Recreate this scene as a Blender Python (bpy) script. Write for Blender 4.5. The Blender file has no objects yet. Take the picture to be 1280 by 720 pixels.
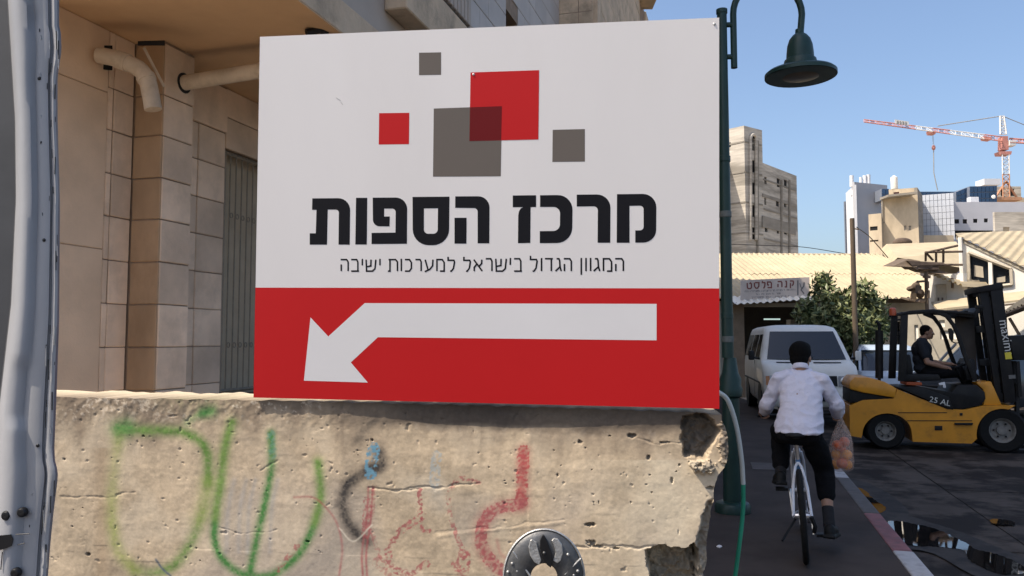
import bpy, bmesh, math, random
import numpy as np
from mathutils import noise as mnoise
from mathutils import Vector, Matrix, Euler
from mathutils.geometry import tessellate_polygon
random.seed(7); rng = np.random.default_rng(7)
S = bpy.context.scene
COL = S.collection
# ------------------------------------------------------------------ camera, sky, sun, exposure
PITCH = math.atan(66/1000)
EYE = Vector((0, 0, 1.6))
cd = bpy.data.cameras.new('camera'); cam = bpy.data.objects.new('camera', cd); COL.objects.link(cam)
cam.location = EYE; cam.rotation_euler = (math.pi/2 + PITCH, 0, 0)
cd.sensor_width = 36; cd.lens = 36*1000/1280; cd.clip_start = .05; cd.clip_end = 3000
S.camera = cam
SUN_EL = math.radians(55); SUN_AZ = Vector((-.95, -.31)).normalized()
SUN_DIR = Vector((SUN_AZ.x*math.cos(SUN_EL), SUN_AZ.y*math.cos(SUN_EL), math.sin(SUN_EL)))
w = bpy.data.worlds.new('World'); S.world = w; w.use_nodes = True
nt = w.node_tree; bg = nt.nodes['Background']
sky = nt.nodes.new('ShaderNodeTexSky'); sky.sky_type = 'NISHITA'; sky.sun_disc = False
sky.sun_elevation = SUN_EL; sky.sun_rotation = math.atan2(SUN_AZ.x, SUN_AZ.y) % (2*math.pi)
sky.air_density = 1.0; sky.dust_density = 3.2; sky.ozone_density = 2.8
nt.links.new(sky.outputs[0], bg.inputs[0]); bg.inputs[1].default_value = .122
sl = bpy.data.lights.new('sun', 'SUN'); sl.energy = 3.5; sl.angle = math.radians(.5); sl.color = (1, .90, .76)
sun = bpy.data.objects.new('sun', sl); COL.objects.link(sun)
sun.rotation_euler = SUN_DIR.to_track_quat('Z', 'Y').to_euler(); sun.location = (-20, -8, 40)
vs = S.view_settings; vs.view_transform = 'Standard'; vs.look = 'None'; vs.exposure = .85; vs.gamma = 1; vs.use_curve_mapping = False
S.cycles.max_bounces = 8; S.cycles.diffuse_bounces = 5; S.cycles.transparent_max_bounces = 12

# ------------------------------------------------------------------ measuring helpers (pixel of the 1280x720 photograph -> place)
FW = Vector((0, math.cos(PITCH), math.sin(PITCH))); UP = Vector((0, -math.sin(PITCH), math.cos(PITCH))); RT = Vector((1, 0, 0))
def ray(u, v): return FW + RT*((u-640)/1000) + UP*((360-v)/1000)
def at(u, v, Y): d = ray(u, v); return EYE + d*(Y/d.y)
def hz(u, v, z=0.0): d = ray(u, v); return EYE + d*((z-EYE.z)/d.z)
def hit(u, v, p0, n): d = ray(u, v); return EYE + d*(n.dot(p0-EYE)/n.dot(d))
def lerp(a, b, t): return a + (b-a)*t

# ------------------------------------------------------------------ materials
def pm(name, col, rough=.8, var=.15, scale=3, bump=0, bscale=40, metal=0, rnd=0, dirt=None, dscale=1.5, damt=.6, dlo=.5, dhi=.7, stretch=1, spec=.4, coat=0, bdist=.01):
    m = bpy.data.materials.new(name); m.use_nodes = True; N = m.node_tree.nodes; L = m.node_tree.links
    b = N['Principled BSDF']; b.inputs['Roughness'].default_value = rough; b.inputs['Metallic'].default_value = metal
    b.inputs['Specular IOR Level'].default_value = spec; b.inputs['Coat Weight'].default_value = coat
    g = N.new('ShaderNodeNewGeometry'); mp = N.new('ShaderNodeMapping'); mp.inputs['Scale'].default_value = (1, 1, stretch)
    L.new(g.outputs['Position'], mp.inputs[0])
    n1 = N.new('ShaderNodeTexNoise'); n1.inputs['Scale'].default_value = scale; n1.inputs['Detail'].default_value = 6; n1.inputs['Roughness'].default_value = .6
    L.new(mp.outputs[0], n1.inputs['Vector'])
    mr = N.new('ShaderNodeMapRange'); mr.inputs[1].default_value = .3; mr.inputs[2].default_value = .7
    mr.inputs[3].default_value = 1-var; mr.inputs[4].default_value = 1+var; L.new(n1.outputs[0], mr.inputs[0])
    val = mr.outputs[0]
    if rnd:
        oi = N.new('ShaderNodeObjectInfo'); r2 = N.new('ShaderNodeMapRange'); r2.inputs[3].default_value = 1-rnd; r2.inputs[4].default_value = 1+rnd
        L.new(oi.outputs['Random'], r2.inputs[0]); mu = N.new('ShaderNodeMath'); mu.operation = 'MULTIPLY'
        L.new(val, mu.inputs[0]); L.new(r2.outputs[0], mu.inputs[1]); val = mu.outputs[0]
    vm = N.new('ShaderNodeVectorMath'); vm.operation = 'SCALE'; vm.inputs[0].default_value = col[:3]; L.new(val, vm.inputs['Scale'])
    out = vm.outputs[0]
    if dirt:
        n2 = N.new('ShaderNodeTexNoise'); n2.inputs['Scale'].default_value = dscale; n2.inputs['Detail'].default_value = 8; n2.inputs['Roughness'].default_value = .65
        L.new(mp.outputs[0], n2.inputs['Vector'])
        r3 = N.new('ShaderNodeMapRange'); r3.inputs[1].default_value = dlo; r3.inputs[2].default_value = dhi; r3.inputs[4].default_value = damt
        L.new(n2.outputs[0], r3.inputs[0]); mx = N.new('ShaderNodeMix'); mx.data_type = 'RGBA'
        L.new(r3.outputs[0], mx.inputs[0]); L.new(out, mx.inputs[6]); mx.inputs[7].default_value = (*dirt[:3], 1); out = mx.outputs[2]
    L.new(out, b.inputs['Base Color'])
    if bump:
        n3 = N.new('ShaderNodeTexNoise'); n3.inputs['Scale'].default_value = bscale; n3.inputs['Detail'].default_value = 7; n3.inputs['Roughness'].default_value = .65
        L.new(g.outputs['Position'], n3.inputs['Vector']); bp = N.new('ShaderNodeBump'); bp.inputs['Strength'].default_value = bump; bp.inputs['Distance'].default_value = bdist
        L.new(n3.outputs[0], bp.inputs['Height']); L.new(bp.outputs[0], b.inputs['Normal'])
    return m
def glassy(name, col, rough=.08, spec=.6):
    return pm(name, col, rough=rough, var=.1, scale=2, spec=spec)

# ------------------------------------------------------------------ object helpers
W = {}
def mark(o, label=None, cat=None, group=None, kind=None):
    if label: o['label'] = label
    if cat: o['category'] = cat
    if group: o['group'] = group
    if kind: o['kind'] = kind
    return o
def thing(name, label, cat, loc=(0, 0, 0), rz=0.0, group=None, rot=None):
    o = bpy.data.objects.new(name, None); COL.objects.link(o); o.empty_display_size = .2
    o.location = loc; e = rot if rot else (0, 0, rz); o.rotation_euler = e
    W[o] = Matrix.Translation(Vector(loc)) @ Euler(e).to_matrix().to_4x4()
    return mark(o, label, cat, group)
def link_mesh(name, me, parent, mat=None):
    o = bpy.data.objects.new(name, me); COL.objects.link(o)
    if parent is not None: o.parent = parent; W[o] = W[parent].copy()
    else: W[o] = Matrix.Identity(4)
    return o
def finish(me, smooth=None, bevel=0, seg=1, recalc=True):
    bm = bmesh.new(); bm.from_mesh(me)
    if recalc: bmesh.ops.recalc_face_normals(bm, faces=bm.faces)
    if bevel:
        bmesh.ops.remove_doubles(bm, verts=bm.verts, dist=1e-5)
        ed = [e for e in bm.edges if len(e.link_faces) == 2 and e.calc_face_angle(0) > .5]
        bmesh.ops.bevel(bm, geom=ed, offset=bevel, segments=seg, affect='EDGES', profile=.6, clamp_overlap=True)
    bm.to_mesh(me); bm.free()
    if smooth is not None:
        me.polygons.foreach_set('use_smooth', [True]*len(me.polygons))
        me.set_sharp_from_angle(angle=math.radians(smooth))
    me.update()
class MB:
    def __init__(s): s.v = []; s.f = []; s.mi = []
    def add(s, vs, fs, mi=0):
        o = len(s.v); s.v += [Vector(p) for p in vs]; s.f += [[i+o for i in f] for f in fs]; s.mi += [mi]*len(fs); return s
    def box(s, c, d, rz=0, mi=0, rot=None):
        c = Vector(c); R = Euler(rot if rot else (0, 0, rz)).to_matrix(); h = Vector(d)/2
        vs = [c + R @ Vector((x*h.x, y*h.y, z*h.z)) for z in (-1, 1) for x, y in ((-1, -1), (1, -1), (1, 1), (-1, 1))]
        return s.add(vs, [(3, 2, 1, 0), (4, 5, 6, 7), (0, 1, 5, 4), (1, 2, 6, 5), (2, 3, 7, 6), (3, 0, 4, 7)], mi)
    def obox(s, p, a, b, c, mi=0):
        p, a, b, c = map(Vector, (p, a, b, c))
        vs = [p, p+a, p+a+b, p+b, p+c, p+a+c, p+a+b+c, p+b+c]
        return s.add(vs, [(3, 2, 1, 0), (4, 5, 6, 7), (0, 1, 5, 4), (1, 2, 6, 5), (2, 3, 7, 6), (3, 0, 4, 7)], mi)
    def tube(s, path, r, n=8, cap=True, mi=0, closed=False):
        P = [Vector(p) for p in path]; k = len(P); rs = r if isinstance(r, (list, tuple)) else [r]*k
        t0 = (P[1]-P[0]).normalized(); up = Vector((0, 0, 1)) if abs(t0.z) < .9 else Vector((1, 0, 0))
        x = t0.cross(up).normalized(); vs = []
        for i in range(k):
            if closed: t = (P[(i+1) % k]-P[i-1]).normalized()
            else: t = (P[min(i+1, k-1)]-P[max(i-1, 0)]).normalized()
            x = (x - t*x.dot(t)).normalized(); y = t.cross(x)
            vs += [P[i] + (x*math.cos(2*math.pi*j/n) + y*math.sin(2*math.pi*j/n))*rs[i] for j in range(n)]
        fs = []
        for i in range(k if closed else k-1):
            a = i*n; b = ((i+1) % k)*n
            fs += [(a+j, a+(j+1) % n, b+(j+1) % n, b+j) for j in range(n)]
        if cap and not closed: fs += [tuple(range(n-1, -1, -1)), tuple((k-1)*n+j for j in range(n))]
        return s.add(vs, fs, mi)
    def lathe(s, prof, c=(0, 0, 0), n=20, mat=None, mi=0):
        ring = len(prof) > 4 and prof[0][0] == prof[-1][0] and prof[0][1] == -prof[-1][1] and prof[0][0] > .1 and prof[1][0] > prof[0][0]
        if ring: prof = list(prof)+[prof[0]]
        M = mat if mat else Matrix.Identity(3); c = Vector(c); vs = []; k = len(prof)
        for r, z in prof: vs += [c + M @ Vector((r*math.cos(2*math.pi*j/n), r*math.sin(2*math.pi*j/n), z)) for j in range(n)]
        fs = [(i*n+j, i*n+(j+1) % n, (i+1)*n+(j+1) % n, (i+1)*n+j) for i in range(k-1) for j in range(n)]
        if prof[0][0] > 1e-6 and not ring: fs.append(tuple(range(n-1, -1, -1)))
        if prof[-1][0] > 1e-6 and not ring: fs.append(tuple((k-1)*n+j for j in range(n)))
        return s.add(vs, fs, mi)
    def prism(s, pts, ext, mi=0):
        P = [Vector(p) for p in pts]; e = Vector(ext); n = len(P)
        tri = tessellate_polygon([P])
        fs = [tuple(t) for t in tri] + [tuple(i+n for i in reversed(t)) for t in tri]
        fs += [(i, (i+1) % n, (i+1) % n+n, i+n) for i in range(n)]
        return s.add(P + [p+e for p in P], fs, mi)
    def ell(s, c, r, rot=None, nu=14, nv=9, mi=0):
        c = Vector(c); r = Vector(r) if not isinstance(r, (int, float)) else Vector((r, r, r))
        R = Euler(rot).to_matrix() if rot else Matrix.Identity(3); vs = [c + R @ Vector((0, 0, -r.z))]
        for i in range(1, nv):
            a = -math.pi/2 + math.pi*i/nv
            vs += [c + R @ Vector((r.x*math.cos(a)*math.cos(2*math.pi*j/nu), r.y*math.cos(a)*math.sin(2*math.pi*j/nu), r.z*math.sin(a))) for j in range(nu)]
        vs.append(c + R @ Vector((0, 0, r.z))); m = len(vs)-1
        fs = [(0, 1+(j+1) % nu, 1+j) for j in range(nu)]
        for i in range(nv-2): fs += [(1+i*nu+j, 1+i*nu+(j+1) % nu, 1+(i+1)*nu+(j+1) % nu, 1+(i+1)*nu+j) for j in range(nu)]
        b = 1+(nv-2)*nu; fs += [(b+j, b+(j+1) % nu, m) for j in range(nu)]
        return s.add(vs, fs, mi)
    def chain(s, pts, rad):
        for i, (p, r) in enumerate(zip(pts, rad)):
            s.ell(p, r, nu=12, nv=8)
            if i: s.tube([pts[i-1], p], [rad[i-1], r], 12)
        return s
    def quad(s, a, b, c, d, mi=0): return s.add([a, b, c, d], [(0, 1, 2, 3)], mi)
    def build(s, name, mat, parent=None, smooth=35, bevel=0, seg=1, world=False, label=None, recalc=True):
        me = bpy.data.meshes.new(name); V = s.v
        if world and parent is not None: inv = W[parent].inverted(); V = [inv @ p for p in V]
        me.from_pydata([tuple(p) for p in V], [], s.f)
        for m in (mat if isinstance(mat, (list, tuple)) else [mat]): me.materials.append(m)
        if len(me.materials) > 1: me.polygons.foreach_set('material_index', s.mi)
        finish(me, smooth, bevel, seg, recalc)
        o = link_mesh(name, me, parent)
        if label: o['label'] = label
        return o
def organic(name, mb, mat, parent, voxel=.008, it=4, world=False, fac=.5, dec=None):
    me = bpy.data.meshes.new('tmp'); V = mb.v
    if world and parent is not None: inv = W[parent].inverted(); V = [inv @ p for p in V]
    me.from_pydata([tuple(p) for p in V], [], mb.f); finish(me)
    t = bpy.data.objects.new('tmp', me); COL.objects.link(t)
    r = t.modifiers.new('r', 'REMESH'); r.mode = 'VOXEL'; r.voxel_size = voxel
    if it: sm = t.modifiers.new('s', 'SMOOTH'); sm.iterations = it; sm.factor = fac
    dg = bpy.context.evaluated_depsgraph_get(); new = bpy.data.meshes.new_from_object(t.evaluated_get(dg))
    bpy.data.objects.remove(t); new.name = name; new.materials.clear(); new.materials.append(mat)
    new.polygons.foreach_set('use_smooth', [True]*len(new.polygons))
    if dec:
        nn = [v.normal.copy() for v in new.vertices]
        for v, n_ in zip(new.vertices, nn): v.co += n_*dec(v.co)
    return link_mesh(name, new, parent)
def ribbon(mb, pts, wd, nrm, closed=False):
    P = [Vector(p) for p in pts]; k = len(P); vs = []
    for i in range(k):
        a = (P[i]-P[i-1]).normalized() if (i or closed) else None
        b = (P[(i+1) % k]-P[i]).normalized() if (i < k-1 or closed) else None
        if a is None: a = b
        if b is None: b = a
        m = (a+b); m = m.normalized() if m.length > 1e-6 else a
        sd = m.cross(nrm).normalized(); c = max(.45, a.dot(m)); vs += [P[i]+sd*(wd/2/c), P[i]-sd*(wd/2/c)]
    fs = [(2*i, 2*((i+1) % k), 2*((i+1) % k)+1, 2*i+1) for i in range(k if closed else k-1)]
    return mb.add(vs, fs)
def rounded(pts, n=7):
    out = []; k = len(pts)
    for i in range(k):
        p = Vector(pts[i][:2]); r = pts[i][2] if len(pts[i]) > 2 else 0
        if not r: out.append(p); continue
        a = Vector(pts[i-1][:2])-p; b = Vector(pts[(i+1) % k][:2])-p; a.normalize(); b.normalize()
        for j in range(n+1):
            t = j/n*math.pi/2; out.append(p + a*r*(1-math.sin(t)) + b*r*(1-math.cos(t)))
    return out
GL = {'ה': [[(0, 0), (.8, 0), (1, .2), (1, 1)], [(.08, .42), (.08, 1)]],
 'מ': [[(.05, 1), (.05, 0), (.75, 0), (1, .25), (1, 1), (.45, 1)]], 'ג': [[(.2, 0), (.6, 0), (.72, .15), (.78, .62), (1, 1)], [(.76, .66), (0, 1)]],
 'ו': [[(.2, 0), (.8, 0), (.8, 1)]], 'ן': [[(.2, 0), (.8, 0), (.8, 1.3)]], 'ד': [[(0, 0), (1, 0)], [(.8, .02), (.8, 1)]],
 'ל': [[(.05, -.24), (.05, .06), (.9, .06), (1, .2), (.85, .75), (.55, 1), (.35, 1)]], 'ב': [[(0, 0), (.7, 0), (.85, .2), (.85, .97)], [(0, 1), (1, 1)]],
 'י': [[(.2, 0), (.8, 0), (.8, .5)]], 'ש': [[(0, 0), (.05, 1), (.65, 1), (.9, .8), (1, 0)], [(.5, 0), (.48, .55), (.05, .62)]],
 'ר': [[(0, 0), (.8, 0), (1, .2), (1, 1)]], 'א': [[(0, 0), (1, 1)], [(.95, 0), (.92, .35), (.62, .58)], [(.05, 1), (.05, .68), (.36, .38)]],
 'ע': [[(.05, 0), (.4, .88)], [(1, 0), (.95, .55), (.6, .85), (0, 1.05)]], 'כ': [[(0, 0), (.7, 0), (1, .25), (1, .75), (.7, 1), (0, 1)]],
 'ת': [[(.05, 0), (.8, 0), (1, .2), (1, 1)], [(.2, .02), (.2, 1), (-.02, 1)]], 'ק': [[(0, 0), (.85, 0), (1, .2), (.85, .65), (.55, .85)], [(.12, .35), (.12, 1.3)]],
 'נ': [[(.3, 0), (.75, 0), (.9, .15), (.9, 1), (0, 1)]], 'פ': [[(.4, .55), (0, .5), (0, 0), (.75, 0), (1, .2), (1, 1), (0, 1)]],
 'ס': [[(.12, 0), (1, 0), (1, .65), (.65, 1), (.35, 1), (0, .65), (0, .02)]], 'ט': [[(.0, 0), (.05, .8), (.25, 1), (.8, 1), (1, .8), (1, .2), (.8, 0), (.5, .12)]]}
_scache = {}
def stone_mesh(w_, d, h, mat, jit=.0):
    key = (round(w_, 2), round(d, 3), round(h, 2), mat.name, random.randrange(3) if jit else 0)
    if key not in _scache:
        me = bpy.data.meshes.new('stone'); mb = MB().box((0, 0, 0), (w_, d, h))
        me.from_pydata([tuple(p + Vector([random.uniform(-jit, jit) for _ in range(3)])) for p in mb.v], [], mb.f); me.materials.append(mat)
        finish(me, None, min(.006, h*.05), 1); _scache[key] = me
    return _scache[key]
def stones(parent, org, dr, rows, cols, thick, mat, name='stone', gap=.008, proud=.003, jit=.002, alt=False):
    """blocks on a vertical plane through org along dr; cols are distances, rows heights; outward is dr x up"""
    dr = Vector(dr).normalized(); nr = dr.cross(Vector((0, 0, 1))); root = W[parent].translation
    rz = math.atan2(dr.y, dr.x)
    for i in range(len(rows)-1):
        cc = list(cols)
        if alt and i % 2: cc = [cols[0]] + [(cols[j]+cols[j+1])/2 for j in range(len(cols)-1)] + [cols[-1]]
        for j in range(len(cc)-1):
            a, b = cc[j], cc[j+1]; h = rows[i+1]-rows[i]
            me = stone_mesh(b-a-gap, thick, h-gap, mat, jit)
            o = link_mesh(name, me, parent)
            p = Vector(org) + dr*((a+b)/2) + nr*(random.uniform(-proud, proud)-thick/2); p.z = (rows[i]+rows[i+1])/2
            o.location = W[parent].inverted() @ p; o.rotation_euler = (0, 0, rz)
def vwall(root, A, B, z0, z1, ops, mat, name='wall', thick=.2, win=None, wname='window', px=True, inset=.12, zpx=True):
    """vertical wall from A to B with real openings; ops = pixel boxes (u0,v0,u1,v1); windows are parts set back in them"""
    A = Vector((A[0], A[1], 0)); B = Vector((B[0], B[1], 0)); d = (B-A); Lw = d.length; d.normalize(); n = d.cross(Vector((0, 0, 1)))
    if n.dot(Vector((EYE.x, EYE.y, 0))-A) < 0: n = -n
    R = []
    for o in ops:
        if px:
            p = hit((o[0]+o[2])/2, o[1], A, n); q = hit((o[0]+o[2])/2, o[3], A, n)
            s0 = (hit(o[0], (o[1]+o[3])/2, A, n)-A).dot(d); s1 = (hit(o[2], (o[1]+o[3])/2, A, n)-A).dot(d)
            R.append((max(.01, min(s0, s1)), max(z0+.01, q.z), min(Lw-.01, max(s0, s1)), min(p.z, z1-.01)))
        else: R.append(o)
    xs = sorted({0, Lw, *[r[0] for r in R], *[r[2] for r in R]}); zs = sorted({z0, z1, *[r[1] for r in R], *[r[3] for r in R]})
    mb = MB(); P = lambda s, z, k=0: A + d*s + Vector((0, 0, z)) - n*k
    for i in range(len(xs)-1):
        for j in range(len(zs)-1):
            cx = (xs[i]+xs[i+1])/2; cz = (zs[j]+zs[j+1])/2
            if any(r[0] < cx < r[2] and r[1] < cz < r[3] for r in R): continue
            mb.quad(P(xs[i], zs[j]), P(xs[i+1], zs[j]), P(xs[i+1], zs[j+1]), P(xs[i], zs[j+1]))
    for a, b, c, e in R:
        for q in (((a, b), (c, b)), ((c, b), (c, e)), ((c, e), (a, e)), ((a, e), (a, b))):
            mb.quad(P(*q[0]), P(*q[1]), P(*q[1], thick), P(*q[0], thick))
    for q in (((0, z0), (Lw, z0)), ((Lw, z0), (Lw, z1)), ((Lw, z1), (0, z1)), ((0, z1), (0, z0))):
        mb.quad(P(*q[0]), P(*q[1]), P(*q[1], thick), P(*q[0], thick))
    o = mb.build(name, mat, root, None, world=True, recalc=False)
    if win:
        for a, b, c, e in R:
            MB().obox(P(a, b, inset+.04), d*(c-a), Vector((0, 0, e-b)), n*.04).build(wname, win, root, None, world=True)
    return o
# ------------------------------------------------------------------ ground, road, pavement, kerb
SD = Vector((.277, .961, 0)).normalized(); SN = Vector((SD.y, -SD.x, 0))          # along the street, across it (to the right)
M_ground = pm('pale_yard_ground', (.34, .29, .22), .95, .2, .6, bump=.3, bscale=12)
M_asph = pm('pavement_asphalt', (.056, .045, .040), .9, .26, 1.6, bump=.5, bscale=160, dirt=(.075, .062, .055), dscale=2.2, damt=.6, bdist=.004, spec=.15)
M_slab = pm('worn_concrete_road', (.070, .058, .050), .85, .3, 1.1, bump=.4, bscale=60, rnd=.12, dirt=(.017, .014, .013), dscale=1.6, dlo=.44, dhi=.56, damt=.95, bdist=.006, spec=.15)
M_joint = pm('road_joint_dirt', (.02, .018, .017), .9)
M_water = pm('puddle_water', (.012, .010, .009), .015, .1, 2, bump=.02, bscale=3, spec=.9, bdist=.01)
M_wet = pm('wet_concrete', (.030, .026, .024), .78, .35, 6, bump=.5, bscale=60, spec=.22, bdist=.005, dirt=(.05, .043, .038), dscale=3, dlo=.48, dhi=.6, damt=.8)
mb = MB().quad((-600, -300, -.16), (600, -300, -.16), (600, 900, -.16), (-600, 900, -.16))
mark(mb.build('ground', M_ground, None, None), kind='structure')
K0 = hz(1139, 720, 0); KD = (hz(1041, 592, 0)-K0).normalized(); KN = Vector((KD.y, -KD.x, 0))   # kerb line
def kp(s, o, z=0): p = K0 + KD*s + KN*o; return Vector((p.x, p.y, z))
# pavement: one raised sheet left of the kerb
mb = MB(); a, b = kp(-9, 0), kp(13, 0)
pv = [(-14, -12), (a.x, -12), (a.x, a.y), (b.x, b.y), (b.x+.6, 28), (-14, 28)]
mb.prism([(x, y, -.16) for x, y in pv], (0, 0, .16))
pvo = mark(mb.build('pavement', M_asph, None, None), kind='structure')
P_ = [hz(938, 578, .003), hz(985, 580, .003), hz(986, 588, .003), hz(941, 587, .003)]
MB().prism(P_, (0, 0, .004)).build('repair_patch', pm('paler_asphalt', (.085, .073, .068), .9, .2, 5, bump=.3, bscale=120, bdist=.003), pvo, None)
road = mb = MB(); r0 = [kp(-14, .0), kp(-14, 40), kp(40, 40), kp(40, 0.0)]
mb.prism([(p.x, p.y, -.155) for p in r0], (0, 0, .025))
ro = mark(mb.build('road', M_joint, None, None), kind='structure'); 
# concrete slabs, with open joints
J0 = hz(1274, 677, -.12); joff = (J0-K0).dot(KN)
edges = [.15, joff, joff+3.2, joff+6.4, joff+9.6, joff+13, joff+17]
for i in range(len(edges)-1):
    st = -9.0 + (i % 2)*1.3
    while st < 24:
        ln = 4.0 if i else 2.6
        a, b = edges[i]+.012, edges[i+1]-.012
        z = -.12+random.uniform(-.004, .003)
        mb = MB().prism([kp(st+.012, a, -.131), kp(st+.012, b, -.131), kp(st+ln-.012, b, -.131), kp(st+ln-.012, a, -.131)], (0, 0, z+.131))
        mb.build('slab', M_slab, ro, None); st += ln
M_bounce = pm('pale_bounce_ground', (.72, .60, .46), .95, .12, 1.2, bump=.3, bscale=20)
mb = MB().prism([(-14, 2.2, .004), (-3.2, 3.98, .004), (.72, 3.42, .004), (.9, 5.0, .004), (-1.2, 5.6, .004), (-1.6, 7.5, .004), (-3, 12, .004), (-14, 12, .004)], (0, 0, .004))  # unseen pale ground added to bounce sunlight onto the stone building
mark(mb.build('bounce_court', M_bounce, None, None), kind='structure')
# kerb stones: grey, white and faded red
M_kg = pm('kerb_grey', (.10, .092, .09), .85, .2, 5, bump=.4, bscale=50)
M_kr = pm('kerb_red_paint', (.21, .085, .088), .7, .25, 8, bump=.3, bscale=50, dirt=(.1, .08, .08), dscale=9, damt=.7)
M_kw = pm('kerb_white_paint', (.42, .41, .41), .7, .2, 8, bump=.3, bscale=50, dirt=(.13, .12, .12), dscale=8, damt=.8)
kerb = thing('kerb', 'row of kerb stones between the dark pavement and the wet road, one of them faded red', 'kerb', kp(0, 0)); kerb['kind'] = 'structure'; del kerb['category']
s_red0 = (hz(1108, 688, 0)-K0).dot(KD); s_red1 = (hz(1077, 641, 0)-K0).dot(KD)
sts = [(-6+i, -5+i, M_kg) for i in range(5)] + [(-1, s_red0, M_kw), (s_red0, s_red1, M_kr)]
s = s_red1; ci = 0
while s < 12.5: sts.append((s, s+1.0, [M_kg, M_kg, M_kw, M_kg][ci % 4])); s += 1.0; ci += 1
for s0, s1, m in sts:
    mb = MB().prism([kp(s0+.006, .002, -.15), kp(s0+.006, .15, -.15), kp(s1-.006, .15, -.15), kp(s1-.006, .002, -.15)], (0, 0, .156+random.uniform(-.003, .004)))
    mb.build('kerb_stone', m, kerb, None, bevel=.018, seg=2, world=True)
# puddles
def puddle(pts, z, m, sub=9, jx=3.4, jy=1.5):
    P = [Vector(p) for p in pts]; q = []; k = len(P)
    for i in range(k):
        p0, p1, p2, p3 = P[i-1], P[i], P[(i+1) % k], P[(i+2) % k]
        for j in range(sub):
            t = j/sub; c = .5*((2*p1)+(p2-p0)*t+(2*p0-5*p1+4*p2-p3)*t*t+(3*p1-p0-3*p2+p3)*t**3)
            q.append(c + Vector((random.uniform(-jx, jx), random.uniform(-jy, jy))))
    W_ = [hz(880+p.x/3.2, 540+p.y/3.2, z) for p in q]
    mb = MB(); tr = tessellate_polygon([W_]); mb.add(W_, [tuple(t) for t in tr])
    return mark(mb.build('puddle', m, None, None, recalc=True), kind='structure')
puddle([(700, 368), (760, 355), (830, 365), (900, 380), (960, 400), (1010, 425), (1060, 450), (1090, 470), (1160, 485), (1250, 520), (1290, 560), (1200, 570), (1120, 545), (1060, 510), (1040, 475), (950, 460), (850, 455), (770, 445), (720, 400)], -.108, M_water)
puddle([(590, 225), (640, 230), (680, 270), (725, 300), (715, 320), (670, 322), (630, 300), (600, 260)], -.1085, M_water)
puddle([(1150, 348), (1230, 355), (1240, 372), (1160, 368)], -.1085, M_water)
puddle([(515, 160), (560, 185), (605, 235), (585, 238), (540, 200)], -.1085, M_water)
puddle([(640, 310), (800, 330), (1010, 395), (1200, 470), (1330, 540), (1330, 640), (1100, 580), (900, 480), (740, 460), (650, 360)], -.1115, M_wet)
puddle([(540, 190), (640, 200), (760, 260), (820, 330), (720, 350), (610, 290)], -.1118, M_wet)
# ------------------------------------------------------------------ graffiti wall (traced surface: relief and paint from the photograph's pixels)
WA = at(890, 600, 3.15); WD = Vector((-math.cos(math.radians(8)), math.sin(math.radians(8)), 0)); WN = Vector((-WD.y, WD.x, 0))
if WN.y > 0: WN = -WN
WA.z = 0
def lattice(x, y, seed):
    r = np.random.default_rng(seed).random((257, 257)); xi = np.floor(x).astype(int); yi = np.floor(y).astype(int); fx = x-xi; fy = y-yi
    fx = fx*fx*(3-2*fx); fy = fy*fy*(3-2*fy); xi %= 256; yi %= 256
    return (r[xi, yi]*(1-fx)+r[xi+1, yi]*fx)*(1-fy)+(r[xi, yi+1]*(1-fx)+r[xi+1, yi+1]*fx)*fy
def fbm(x, y, sc, octv=4, seed=1, ay=1.0):
    t = 0; a = .5; tot = 0
    for o in range(octv): t = t + a*(lattice(x/sc*2**o+37.3*o+500, y/sc/ay*2**o+11.7*o+500, seed+o)-.5)*2; tot += a; a *= .5
    return t/tot
def edge_u(v): return np.interp(v, [480, 513, 520, 535, 560, 575, 586, 600, 640, 665, 690, 720, 760, 1100], [903, 903, 907, 910, 909, 905, 896, 893, 888, 885, 883, 882, 881, 860])
def top_v(u): return np.interp(u, [-900, 72, 317, 600, 840, 880, 912], [470, 496.5, 500.5, 507.5, 514.5, 516.5, 520])
ucols = np.concatenate([np.linspace(-700, 50, 40, endpoint=False), np.linspace(50, 1, 1, endpoint=False), np.linspace(51.2, 1, 0)])
NC = 820; a_ = np.linspace(0, 1, NC); NR = 250
uf0 = 52.0
vrow = np.concatenate([np.linspace(0, 1, NR), 1+np.linspace(.08, 3.4, 30)])
vb = 735.0
EDGE = 3.2*fbm(np.arange(250)*1.0, np.zeros(250)+3, 26, 5, 301)
rows_v = []; U = np.zeros((len(vrow), NC+30)); V = np.zeros_like(U)
for i, t in enumerate(vrow):
    for_it = 0
    uu = np.concatenate([np.linspace(-650, uf0, 30, endpoint=False), uf0 + a_*(0)])
    vv0 = 505 + t*(vb-505); e = edge_u(min(vv0, 1100)) ; e = e + (EDGE[min(i, 249)] if t <= 1 else 0)
    uu = np.concatenate([np.linspace(-650, uf0, 30, endpoint=False), uf0 + a_*(e-uf0)])
    tv = top_v(uu) + .9*np.sin(uu*.21)*np.sin(uu*.067+1)
    V[i] = np.where(True, tv + t*(vb-tv), 0); U[i] = uu
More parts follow.
